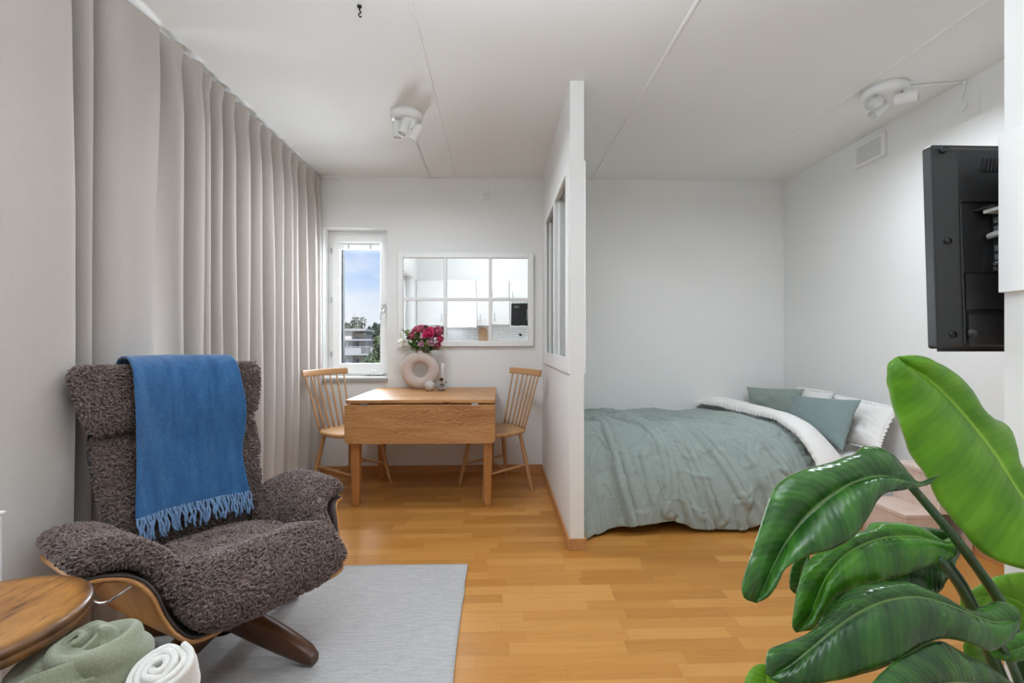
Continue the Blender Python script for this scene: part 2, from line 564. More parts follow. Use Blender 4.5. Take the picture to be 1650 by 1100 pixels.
    br.inputs['Color1'].default_value = (.84, .84, .84, 1); br.inputs['Color2'].default_value = (.80, .80, .80, 1); br.inputs['Mortar'].default_value = (.45, .45, .45, 1)
    t.set(col=br.outputs[0], rough=.2)
    pmat('worktop_white', (.78, .78, .77), .4)
    pmat('microwave_black', (.012, .012, .013), .2)
    pmat('microwave_glass', (.10, .11, .10), .15)
    pmat('blue_bowl', (.45, .58, .72), .4)
    pmat('lemon', (.75, .62, .04), .5)
    pmat('lime', (.22, .35, .05), .5)
    wood('board_wood', (.45, .25, .12), (.55, .33, .17), (.60, .38, .2), 'z')
    wood('basket_wicker', (.10, .06, .03), (.16, .10, .05), (.22, .14, .08), 'z')
    def knit(name, col, d):
        t = NT(name)
        f = t.noise(t.xyz(scale=(1, 1, 1)), 260, 3)
        g = t.noise(t.xyz(), 14, 3)
        lo = tuple(c * (1 - d) for c in col); hi = tuple(min(1, c * (1 + d)) for c in col)
        t.set(col=t.ramp(t.math('ADD', t.math('MULTIPLY', f, .6), t.math('MULTIPLY', g, .4)), [(.3, lo), (.7, hi)]), rough=.95, spec=.1, sheen=.3)
        t.bump(f, .5, .003)
    knit('sage_wool', (.275, .29, .205), .2)
    knit('cream_wool', (.76, .74, .70), .07)
    # outside
    pmat('plaster', (.74, .68, .61), .9, var=.04, vs=.8)
    pmat('brick_tone', (.50, .43, .37), .9, var=.06, vs=1.5)
    pmat('facade_window', (.14, .15, .17), .2)
    pmat('balcony_grey', (.60, .60, .61), .6)
    pmat('roof_edge', (.55, .53, .51), .7)
    pmat('foliage', (.17, .225, .12), .8, var=.5, vs=.9)  # foliage colours are lightened and greyed to mix distant haze in
    pmat('foliage_dark', (.125, .165, .125), .85, var=.5, vs=.9)
    pmat('foliage_pale', (.22, .24, .17), .8, var=.4, vs=.9)
    pmat('bark', (.12, .095, .075), .9)
    pmat('grass_outside', (.10, .13, .05), .95, var=.3, vs=.2)


make_materials()
M = MATS

# ================================================================== the room
YB = 3.97      # back wall
XR = 2.50      # right wall
ZC = 2.50      # ceiling
YK = -0.55     # kitchen wall behind the camera
PX0, PX1, PY0 = .392, .467, 2.47   # partition


def struct(name, mb, mat, **kw):
    o = mb.build(name, mat, **kw)
    o['kind'] = 'structure'
    return o


def sroot(name, loc=(0, 0, 0)):
    o = thing(name, None, None, loc)
    o['kind'] = 'structure'
    return o


def build_room():
    P = M['wall_paint']
    struct('floor', MB().box(-1.9, 2.75, YK - .2, YB + .25, -.12, 0), M['oak_parquet'])
    struct('ceiling', MB().box(-1.9, 2.75, YK - .2, YB + .25, ZC, ZC + .12), M['ceiling_paint'])
    # back wall with the window opening
    wx0, wx1, wz0, wz1 = -1.46, -.925, .795, 2.07
    b = MB()
    y0, y1 = YB, YB + .25
    b.box(-1.9, wx0, y0, y1, 0, ZC).box(wx1, 2.75, y0, y1, 0, ZC).box(wx0, wx1, y0, y1, 0, wz0).box(wx0, wx1, y0, y1, wz1, ZC)
    struct('wall_back', b, P)
    # left wall: nearer part stands further into the room
    b = MB()
    b.box(-1.64, -1.40, YK, .0, 0, ZC).box(-1.64, -1.40, .92, 1.08, 0, ZC).box(-1.64, -1.40, .0, .92, 0, .85).box(-1.64, -1.40, .0, .92, 2.1, ZC)
    b.box(-1.82, -1.64, 1.08, 1.2, 0, ZC).box(-1.82, -1.64, 3.78, YB, 0, ZC).box(-1.82, -1.64, 1.2, 3.78, 0, .12).box(-1.82, -1.64, 1.2, 3.78, 2.28, ZC)
    struct('wall_left', b, P)
    struct('wall_right', MB().box(XR, XR + .2, 1.2, YB, 0, ZC), P)
    struct('wall_kitchen', MB().box(-1.64, 2.75, YK - .2, YK, 0, ZC), P)
    struct('wall_hall', MB().box(1.357, XR + .2, YK, 1.2, 0, ZC), P)
    # partition beside the bed, with a glazed opening
    oy0, oy1, oz0, oz1 = 2.575, 3.70, 1.0, 2.045
    b = MB()
    b.box(PX0, PX1, PY0, oy0, 0, ZC).box(PX0, PX1, oy1, YB, 0, ZC).box(PX0, PX1, oy0, oy1, 0, oz0).box(PX0, PX1, oy0, oy1, oz1, ZC)
    struct('wall_partition', b, P)
    w = sroot('window_4', (0, 0, 0))
    f = MB()
    for xa, xb in ((PX0 - .012, PX0 + .001), (PX1 - .001, PX1 + .010)):
        f.box(xa, xb, PY0 + .002, 2.565, .938, 2.077).box(xa, xb, 3.62, 3.76, .938, 2.077)
        f.box(xa, xb, 2.565, 3.62, .938, 1.025).box(xa, xb, 2.565, 3.62, 2.03, 2.077)
        f.box(xa - .001, xb, 3.055, 3.105, 1.025, 2.03)
    f.build('frame', M['white_lacquer'], w, bevel=.002)
    f = MB()
    for ya, yb in ((2.575, 3.06), (3.10, 3.62)):
        f.box(PX0 + .018, PX0 + .040, ya, ya + .022, 1.02, 2.035).box(PX0 + .018, PX0 + .040, yb - .022, yb, 1.02, 2.035)
    f.box(PX0, PX1, 3.06, 3.10, 1.0, 2.045)
    f.build('sash', M['white_lacquer'], w, bevel=.002)
    MB().box(PX0 + .026, PX0 + .031, 2.575, 3.06, 1.0, 2.045).build('pane', M['clear_glass'], w)
    MB().box(PX0 + .026, PX0 + .031, 3.10, 3.62, 1.0, 2.045).build('pane', M['clear_glass'], w)
    # ceiling joints of the concrete slabs
    for k, x in enumerate((-.352, .820, 2.0)):
        b = MB()
        G = np.array([[(x + .011 * math.sin(a), y, ZC + .002 - .008 * max(0, math.cos(a))) for a in np.linspace(-PI / 2, PI / 2, 9)] for y in (1.2 if x > 1.36 else YK, YB)])
        b.grid(G)
        struct('trim_%d' % (k + 1), b, M['ceiling_paint'], smooth=True)
    # baseboards
    h, t = .062, .012
    struct('baseboard_back', MB().box(-1.62, PX0 - t, YB - t, YB, 0, h), M['oak_trim'], bevel=.002)
    struct('baseboard_alcove', MB().box(PX1 + t, XR - t, YB - t, YB, 0, h), M['oak_trim'], bevel=.002)
    b = MB().box(PX0 - t, PX0, PY0 - t, YB, 0, h).box(PX1, PX1 + t, PY0 - t, YB, 0, h).box(PX0, PX1, PY0 - t, PY0, 0, h)
    struct('baseboard_partition', b, M['oak_trim_y'], bevel=.002)
    struct('baseboard_right', MB().box(XR - t, XR, 1.2, YB, 0, h), M['oak_trim_y'], bevel=.002)
    struct('baseboard_hall', MB().box(1.357 - t, 1.357, YK, 1.2, 0, h).box(1.357 - t, XR, 1.2, 1.2 + t, 0, h), M['oak_trim_y'], bevel=.002)

    # ---- window in the back wall
    w = sroot('window_1')
    fy0, fy1 = YB + .13, YB + .21
    W = M['white_lacquer']
    x0, x1, z0, z1 = wx0, wx1, wz0, wz1
    f = MB()
    f.box(x0, x0 + .052, fy0, fy1, z0, z1).box(x1 - .030, x1, fy0, fy1, z0, z1).box(x0 + .052, x1 - .030, fy0, fy1, z1 - .055, z1).box(x0 + .052, x1 - .030, fy0, fy1, z0, z0 + .040)
    f.build('frame', W, w, bevel=.003)
    sx0, sx1, sz0, sz1 = x0 + .040, x1 - .020, z0 + .036, z1 - .045
    s = MB()
    sy0, sy1 = fy0 - .022, fy0 + .035
    q = .064
    s.box(sx0, sx0 + q, sy0, sy1, sz0, sz1).box(sx1 - q, sx1, sy0, sy1, sz0, sz1).box(sx0 + q, sx1 - q, sy0, sy1, sz1 - .062, sz1).box(sx0 + q, sx1 - q, sy0, sy1, sz0, sz0 + .088)
    s.build('sash', W, w, bevel=.003)
    # dark rubber / outer sash at the glass edge
    MB().box(sx0 + q, sx0 + q + .010, sy1 - .01, fy1, sz0 + .088, sz1 - .062).build('glazing_strip', M['rubber_black'], w)
    MB().box(sx0 + q, sx1 - q, sy1 - .012, sy1 - .006, sz0 + .088, sz1 - .062).build('pane', M['clear_glass'], w)
    MB().box(x0, x1, YB - .018, fy0, z0 + .001, z0 + .016).build('sill', W, w, bevel=.003)
    MB().box(x0 - .001, x1 + .006, YB - .020, YB + .002, z0 - .022, z0 + .001).build('sill_edge', M['sill_grey'], w)
    h = MB()
    hx = sx1 - .030
    h.box(hx - .012, hx + .012, sy0 - .008, sy0, 1.365, 1.43)
    h.tube([(hx, sy0 - .004, 1.40), (hx, sy0 - .04, 1.40), (hx - .012, sy0 - .045, 1.385), (hx - .022, sy0 - .045, 1.29)], .008, 8)
    h.build('handle', M['chrome'], w, auto=40)
    h = MB().box(sx1 - .20, sx1 - .03, sy0 - .03, sy0, z0 + .030, z0 + .042).box(sx1 - .17, sx1 - .12, sy0 - .045, sy0, z0 + .042, z0 + .052)
    h.tube([(sx1 - .15, sy0 - .03, z0 + .05), (sx1 - .13, sy0 - .035, z0 + .075), (sx1 - .09, sy0 - .035, z0 + .055)], .006, 8)
    h.build('stay_latch', M['white_plastic'], w, auto=40)
    for z in (1.0, 1.47, 1.90):
        MB().box(x0 + .018, x0 + .036, fy0 - .012, fy0, z - .022, z + .022).build('hinge', M['grey_metal'], w, bevel=.002)
    # gathered blind at the top of the glass
    bl = thing('venetian_blind', 'white venetian blind drawn up to the top of the narrow window', 'blind', (0, 0, 0))
    yb = sy0 - .006
    MB().box(sx0 + q - .004, sx1 - q + .004, yb - .022, yb, sz1 - .088, sz1 - .064).build('head_rail', M['white_metal'], bl, bevel=.002)
    s = MB()
    for k in range(9):
        s.box(sx0 + q, sx1 - q, yb - .021, yb - .001, sz1 - .092 - k * .0036, sz1 - .0905 - k * .0036)
    s.build('slats', M['white_metal'], bl)
    for xx in (sx0 + q + .085, sx1 - q - .075):
        MB().box(xx - .010, xx + .010, yb - .027, yb - .022, sz1 - .125, sz1 - .07).build('cord_clip', M['white_plastic'], bl, bevel=.002)

    # ---- kitchen window and balcony windows on the left
    w = sroot('window_2')
    f = MB()
    f.box(-1.60, -1.54, 0, .06, .85, 2.1).box(-1.60, -1.54, .86, .92, .85, 2.1).box(-1.60, -1.54, .06, .86, .85, .92).box(-1.60, -1.54, .06, .86, 2.03, 2.1)
    f.build('frame', W, w, bevel=.003)
    MB().box(-1.575, -1.57, .06, .86, .92, 2.03).build('pane', M['clear_glass'], w)
    MB().box(-1.54, -1.37, -.01, .93, .835, .85).build('sill', W, w, bevel=.003)
    w = sroot('window_3')
    f = MB()
    for y in (1.2, 1.98, 2.84, 3.72):
        f.box(-1.78, -1.71, y, y + .06, .12, 2.28)
    f.box(-1.78, -1.71, 1.26, 3.72, .12, .22).box(-1.78, -1.71, 1.26, 3.72, 2.2, 2.28)
    f.build('frame', W, w, bevel=.003)
    for ya, yb2 in ((1.26, 1.98), (2.04, 2.84), (2.90, 3.72)):
        MB().box(-1.75, -1.745, ya, yb2, .22, 2.2).build('pane', M['clear_glass'], w)


build_room()


# ================================================================== curtains
def curtain(name, label, pts, seed, n=None, group='curtains along the left wall', shift=None, pinch=True, hem=.015):
    """pts: plan polyline (Y, X) of the folds; the cloth hangs from the rail at the ceiling"""
    n = n or len(pts) * 7
    base = arcspline(np.array(pts, float), n)
    Y, X = base[:, 0], base[:, 1]
    ztop = ZC - .024
    Z = np.concatenate([np.linspace(ztop, ztop - .14, 10), np.linspace(ztop - .16, hem, 46)])
    Xm = -1.515
    s = np.concatenate([[0], np.cumsum(np.hypot(np.diff(Y), np.diff(X)))])
    G = np.zeros((len(Z), n, 3))
    for j, z in enumerate(Z):
        dz = ztop - z
        k = 1 - math.exp(-(dz / .13) ** 1.6)
        amp = .24 + .76 * k if pinch else .80 + .20 * k
        Xm = (-1.462 if pinch else -1.50) * (1 - k) + -1.515 * k
        low = min(1, dz / 2.4)
        amp2 = amp * (1 + .14 * low)
        wy = vnoise(s * 2.3, np.full(n, dz * .7), seed) * .035 * low + vnoise(s * 6, np.full(n, dz * 1.1), seed + 3) * .010 * low
        wx = vnoise(s * 3.1, np.full(n, dz * .9), seed + 5) * .018 * low + vnoise(s * 9, np.full(n, dz * 1.4), seed + 8) * .004
        x = Xm + (X - Xm) * amp2 + wx
        y = Y + wy
        if shift is not None:
            y = y + shift(Y, dz)
        # top edge ruffle of the pleat tape
        zz = z + (.005 * np.sin(s * 41 + seed) * math.exp(-dz / .03) if pinch else .006 * np.sin(s * 17) * math.exp(-dz / .05))
        G[j] = np.stack([np.clip(x, -1.70, -1.36), np.minimum(y, YB - .012), np.minimum(zz, ZC - .014)], 1)
    o = MB().grid(G).build(name, M['curtain_linen'], smooth=True, sub=1)
    m = o.modifiers.new('thickness', 'SOLIDIFY'); m.thickness = .0025
    tag(o, label, 'curtain', group)
    return o


def folds(y0, crests, y1, xf=-1.455, xb=-1.640, lean=.022, seed=1):
    """plan curve through pleats with crests at the given Y; each pleat overhangs towards the back wall"""
    r = random.Random(seed)
    P = [(y0, xb + .01)]
    prev = y0
    for k, c in enumerate(crests):
        w = c - prev
        f = xf + r.uniform(-.012, .006)
        P += [(prev + w * .28, xb + .030), (prev + w * .60, f - .018), (c - .012, f), (c + .012, f - .022), (c + .004 - lean * .2, xb + .02), (c + .020, xb)]
        prev = c + .014
    P.append((y1, xb + .02))
    return P


near = [(1.37, -1.66), (1.375, -1.60), (1.395, -1.55), (1.43, -1.512), (1.48, -1.486), (1.55, -1.468), (1.62, -1.462), (1.662, -1.470), (1.678, -1.51), (1.670, -1.58), (1.675, -1.665),
        (1.715, -1.685), (1.742, -1.66), (1.752, -1.59), (1.760, -1.525), (1.778, -1.496), (1.793, -1.525), (1.787, -1.60), (1.79, -1.67), (1.812, -1.685), (1.833, -1.66), (1.842, -1.58), (1.856, -1.512), (1.89, -1.478), (1.95, -1.462),
        (2.02, -1.457), (2.075, -1.463), (2.098, -1.49), (2.09, -1.56), (2.075, -1.62)]


def near_shift(Y, dz):
    a = np.clip((Y - 1.80) / .15, 0, 1) * np.clip(dz - .25, 0, 2) ** 1.2 * -.045
    b = np.clip((1.75 - Y) / .15, 0, 1) * np.clip(dz - .9, 0, 2) * -.03
    return a + b


curtain('curtain', 'light beige curtain panel with broad folds behind the brown armchair, nearest the camera', near, 3, n=190, shift=near_shift, pinch=False)
curtain('curtain', 'narrow middle beige curtain panel with tight pleats, between the near and far panels',
        folds(2.11, [2.215, 2.355, 2.445, 2.545], 2.56, seed=2), 11)
curtain('curtain', 'long far beige curtain panel of many pleats, reaching to the narrow window',
        folds(2.565, [2.65, 2.80, 2.93, 3.07, 3.22, 3.36, 3.50, 3.64, 3.80, 3.925], 3.95, seed=5), 23)
rail = thing('curtain_rail', 'white curtain track running along the ceiling above the pleats', 'curtain rail', (-1.515, 2.5, ZC))
MB().box(-.022, .022, -1.28, 1.455, -.013, 0).build('track', M['white_metal'], rail)
MB().box(.055, .20, 1.435, 1.462, -.022, -.002).build('end_bracket', M['white_metal'], rail, bevel=.002)


# ================================================================== dining table
def round_rect(x0, x1, z0, z1, r, n=6, corners=(1, 1, 1, 1)):
    """outline in the XZ plane, corners bl br tr tl rounded where set"""
    out = []
    for k, (cx, cz, a0) in enumerate(((x0, z0, PI), (x1, z0, 1.5 * PI), (x1, z1, 0), (x0, z1, .5 * PI))):
        if not corners[k]:
            out.append((cx, cz)); continue
        sx = 1 if k in (0, 3) else -1
        sz = 1 if k in (0, 1) else -1
        for t in np.linspace(0, PI / 2, n):
            out.append((cx + sx * r + r * math.cos(a0 + t), cz + sz * r + r * math.sin(a0 + t)))
    return out


def prism(mb, outline, a, b, axis='y'):
    n = len(outline)
    f = {'y': lambda p, t: (p[0], t, p[1]), 'z': lambda p, t: (p[0], p[1], t), 'x': lambda p, t: (t, p[0], p[1])}[axis]
    V = [f(p, a) for p in outline] + [f(p, b) for p in outline]
    F = [tuple(range(n)), tuple(range(2 * n - 1, n - 1, -1))] + [(i, n + i, n + (i + 1) % n, (i + 1) % n) for i in range(n)]
    return mb.add(V, F)


def build_table():
    t = thing('drop_leaf_table', 'old pine drop-leaf table with its front leaf hanging, under the white mirror', 'table', (-.497, 3.51, 0), R(-.8))
    hw, hd = .493, .42
    prism(MB(), round_rect(-hw, hw, -hd, hd, .012, 4), .702, .725, 'z').build('tabletop', M['pine_board'], t, bevel=.003)
    leaf = prism(MB(), round_rect(-hw - .004, hw + .003, .434, .693, .032, 6, (1, 1, 0, 0)), -hd - .004, -hd + .017).build('drop_leaf', M['pine_board'], t, bevel=.003)
    for x in (-.37, .36):
        MB().box(x - .022, x + .022, -hd - .0055, -hd + .004, .688, .7025).build('hinge', M['grey_metal'], leaf)
    b = MB()
    b.box(-.42, .42, -.315, -.29, .60, .702).box(-.42, .42, .34, .365, .60, .702)
    b.box(-.45, -.425, -.29, .34, .60, .702).box(.425, .45, -.29, .34, .60, .702)
    b.build('apron', M['pine_board'], t, bevel=.002)
    for (x, y) in ((-.445, -.335), (.443, -.335), (-.445, .325), (.443, .325)):
        a, c = .033, .023
        sx = 1 if x > 0 else -1
        V = [(x - c, y - c, 0), (x + c, y - c, 0), (x + c, y + c, 0), (x - c, y + c, 0), (x - a, y - a, .60), (x + a, y - a, .60), (x + a, y + a, .60), (x - a, y + a, .60),
             (x - a, y - a, .702), (x + a, y - a, .702), (x + a, y + a, .702), (x - a, y + a, .702)]
        F = [(3, 2, 1, 0), (8, 9, 10, 11)]
        for k in (0, 4):
            F += [(k + i, k + (i + 1) % 4, k + 4 + (i + 1) % 4, k + 4 + i) for i in range(4)]
        MB().add(V, F).build('leg', M['pine_leg'], t, bevel=.006, seg=3)


build_table()


# ================================================================== spindle-back chairs
def build_chair(label):
    t = thing('dining_chair', label, 'chair', group='spindle-back chairs at the pine table')
    # seat: D-shaped slab with a softened edge
    th = np.linspace(0, 2 * PI, 64, endpoint=False)
    ox = .222 * np.sign(np.cos(th)) * np.abs(np.cos(th)) ** .72
    oy = .215 * np.sign(np.sin(th)) * np.abs(np.sin(th)) ** .72
    ox *= 1 - .13 * np.clip(oy / .215, -.2, 1)
    rings = []
    for s, z in ((.02, .452), (.55, .4525), (.90, .456), (.975, .4545), (1.0, .447), (1.0, .438), (.965, .427), (.80, .420), (.02, .420)):
        rings.append(np.stack([ox * s, oy * s, np.full(64, z)], 1))
    MB().grid(np.array(rings), closed_u=True).build('seat', M['seat_wood'], t, smooth=True)
    # legs
    legs = {}
    for sx in (-1, 1):
        for sy in (-1, 1):
            top = np.array((sx * .135, sy * .135, .425)); bot = np.array((sx * (.205 if sy < 0 else .195), sy * .205, 0))
            k = np.linspace(0, 1, 9)[:, None]
            r = np.interp(k[:, 0], [0, .45, 1], [.0135, .0165, .0115])
            MB().tube(top + (bot - top) * k, r, 12).build('leg', M['chair_wood'], t, auto=40)
            legs[sx, sy] = (top, bot)
    def on(sx, sy, z):
        a, b = legs[sx, sy]
        return b + (a - b) * (z / a[2])
    mids = []
    for sx in (-1, 1):
        p, q = on(sx, -1, .165), on(sx, 1, .195)
        k = np.linspace(0, 1, 9)[:, None]
        MB().tube(p + (q - p) * k, np.interp(k[:, 0], [0, .5, 1], [.008, .0115, .008]), 10).build('stretcher', M['chair_wood'], t, smooth=True)
        mids.append((p + q) / 2)
    k = np.linspace(0, 1, 7)[:, None]
    MB().tube(mids[0] + (mids[1] - mids[0]) * k, np.interp(k[:, 0], [0, .5, 1], [.007, .0105, .007]), 10).build('stretcher', M['chair_wood'], t, smooth=True)
    # crest rail, gently bowed and raked
    cp = [(x, .262 + .030 * (1 - (x / .22) ** 2), .872) for x in np.linspace(-.222, .222, 13)]
    G = []
    for (x, y, z) in cp:
        ring = []
        for a in np.linspace(0, 2 * PI, 16, endpoint=False):
            cy = .0115 * np.sign(math.cos(a)) * abs(math.cos(a)) ** .45
            cz = .025 * np.sign(math.sin(a)) * abs(math.sin(a)) ** .45
            ring.append((x, y + cy + cz * .18, z + cz - cy * .1))
        G.append(ring)
    b = MB().grid(np.array(G), closed_u=True)
    b.F.append(tuple(range(16))[::-1]); b.F.append(tuple(12 * 16 + i for i in range(16)))
    b.build('crest_rail', M['seat_wood'], t, auto=40)
    for i in range(7):
        u = (i - 3) / 3
        p = np.array((u * .150, .172 - .012 * u * u, .445)); q = np.array((u * .192, .258 + .030 * (1 - (u * .192 / .22) ** 2), .858))
        k = np.linspace(0, 1, 8)[:, None]
        MB().tube(p + (q - p) * k, np.interp(k[:, 0], [0, .3, 1], [.0075, .0080, .0058]), 8).build('spindle', M['chair_wood'], t, smooth=True)
    return t


c1 = build_chair('pale wooden spindle-back chair at the left end of the pine table, by the curtain')
c1.location = (-1.090, 3.545, 0)
c1.rotation_euler = (0, 0, math.atan2(-.44, .897) + PI / 2)
c2 = copy_tree(c1)
c2.location = (-.008, 3.53, 0)
c2.rotation_euler = (0, 0, math.atan2(-.47, -.88) + PI / 2)
c2['label'] = 'pale wooden spindle-back chair at the right end of the pine table, by the partition'


# ================================================================== window-style mirror
def build_mirror():
    m = thing('wall_mirror', 'white window-style mirror of six panes on the back wall above the table', 'mirror', (-.2585, YB - .016, 1.069))
    m.rotation_euler = (R(.8), 0, 0)
    hw, h = .5715, .79
    f = MB()
    t = .046
    y0, y1 = -.014, .012
    f.box(-hw, -hw + t, y0, y1, 0, h).box(hw - t, hw, y0, y1, 0, h).box(-hw + t, hw - t, y0, y1, 0, t).box(-hw + t, hw - t, y0, y1, h - t, h)
    iw = hw - t
    cols = [-iw, -iw + .338, -iw + .338 + .028, -iw + .338 * 2 + .042, -iw + .338 * 2 + .070, iw]
    f.box(cols[1], cols[2], y0 + .002, y1, t, h - t).box(cols[3], cols[4], y0 + .002, y1, t, h - t).box(-iw, iw, y0 + .003, y1, .385, .411)
    f.build('frame', M['white_lacquer'], m, bevel=.004)
    tilt = random.Random(4)
    for (xa, xb) in ((cols[0], cols[1]), (cols[2], cols[3]), (cols[4], cols[5])):
        for (za, zb) in ((t, .385), (.411, h - t)):
            p = MB().box(-(xb - xa) / 2, (xb - xa) / 2, -.001, .001, -(zb - za) / 2, (zb - za) / 2).build('pane', M['mirror_glass'], m)
            p.location = ((xa + xb) / 2, .004, (za + zb) / 2)
            p.rotation_euler = (R(tilt.uniform(-.10, .10)), R(0), R(tilt.uniform(-.12, .12)))
build_mirror()


# ================================================================== donut vase, flowers and small things on the table
TZ = .725
def build_vase():
    v = thing('donut_vase', 'pale pink ring-shaped ceramic vase holding the bouquet on the pine table', 'vase', (-.617, 3.80, TZ))
    Rm, rt = .1065, .050
    n, m = 64, 28
    G = np.zeros((n + 1, m, 3))
    for i in range(n + 1):
        a = 2 * PI * i / n
        for j in range(m):
            b = 2 * PI * j / m
            rr = Rm + rt * math.cos(b) * .98
            G[i, j] = (rr * math.cos(a), rt * .78 * math.sin(b), max(.0, .1515 + rr * math.sin(a)))
    MB().grid(G, closed_u=True).build('body', M['vase_ceramic'], v, smooth=True)
    MB().lathe([(.038, .285), (.031, .302), (.026, .318), (.0255, .330), (.0265, .3345), (.024, .335), (.022, .330), (.021, .30), (.005, .295)]).build('neck', M['vase_ceramic'], v, smooth=True)
build_vase()


def petal(mb, c, d, up, L, W, curl, n=5, m=5, w0=.25, tipw=.2):
    """a curved petal from c along d, cupping towards up"""
    c, d, up = [np.asarray(k, float) for k in (c, d, up)]
    d = d / np.linalg.norm(d)
    up = up - d * up.dot(d); up /= np.linalg.norm(up) + 1e-9
    s = np.cross(d, up)
    G = np.zeros((m, n, 3))
    for j in range(m):
        t = j / (m - 1)
        w = W * (w0 + (1 - w0) * math.sin(PI * min(1, t * .62 + .08)) ** .8) * (1 if t < .75 else 1 - (1 - tipw) * ((t - .75) / .25) ** 2)
        ang = curl * t
        p = c + L * ((math.sin(ang) / max(.01, abs(curl)) * (1 if curl >= 0 else -1)) * d if abs(curl) > .01 else t * d)
        if abs(curl) > .01:
            p = p + up * L * (1 - math.cos(ang)) / abs(curl) * (1 if curl > 0 else -1)
        for i in range(n):
            u = i / (n - 1) * 2 - 1
            G[j, i] = p + s * u * w + up * (u * u * w * .45)
    mb.grid(G)


def rose(name, label, head, axis, rad, mat, root, r):
    t = thing(name, label, 'flower', tuple(head), group='flowers in the ring vase')
    b = MB()
    axis = np.asarray(axis, float); axis /= np.linalg.norm(axis)
    e1 = np.cross(axis, (0.3, .2, 1)); e1 /= np.linalg.norm(e1); e2 = np.cross(axis, e1)
    for k in range(17):
        a = k * 2.399 + r.random() * .3
        q = k / 16
        out = math.cos(a) * e1 + math.sin(a) * e2
        base = -axis * rad * .55 + out * rad * (.12 + .30 * q)
        d = axis * (1.15 - .62 * q) + out * (.15 + .85 * q)
        petal(b, base, d, -out if q < .8 else -out + axis * .4, rad * (1.15 + .25 * q), rad * (.34 + .30 * q), .9 - .5 * q)
    b.build('bloom', mat, t, smooth=True, solid=.0008)
    stem = MB()
    rel = np.asarray(root, float) - np.asarray(head, float)
    P = spline([(-axis * rad * .5), rel * .45 - axis * rad * .6, rel], 10)
    stem.tube(P, .0022, 6)
    for k in range(4):
        a = k * 1.6
        petal(stem, -axis * rad * .55, (math.cos(a) * e1 + math.sin(a) * e2) + axis * .4, axis, rad * .75, rad * .16, .5, 3, 4)
    stem.build('stem', M['flower_green'], t, smooth=True)
    return t


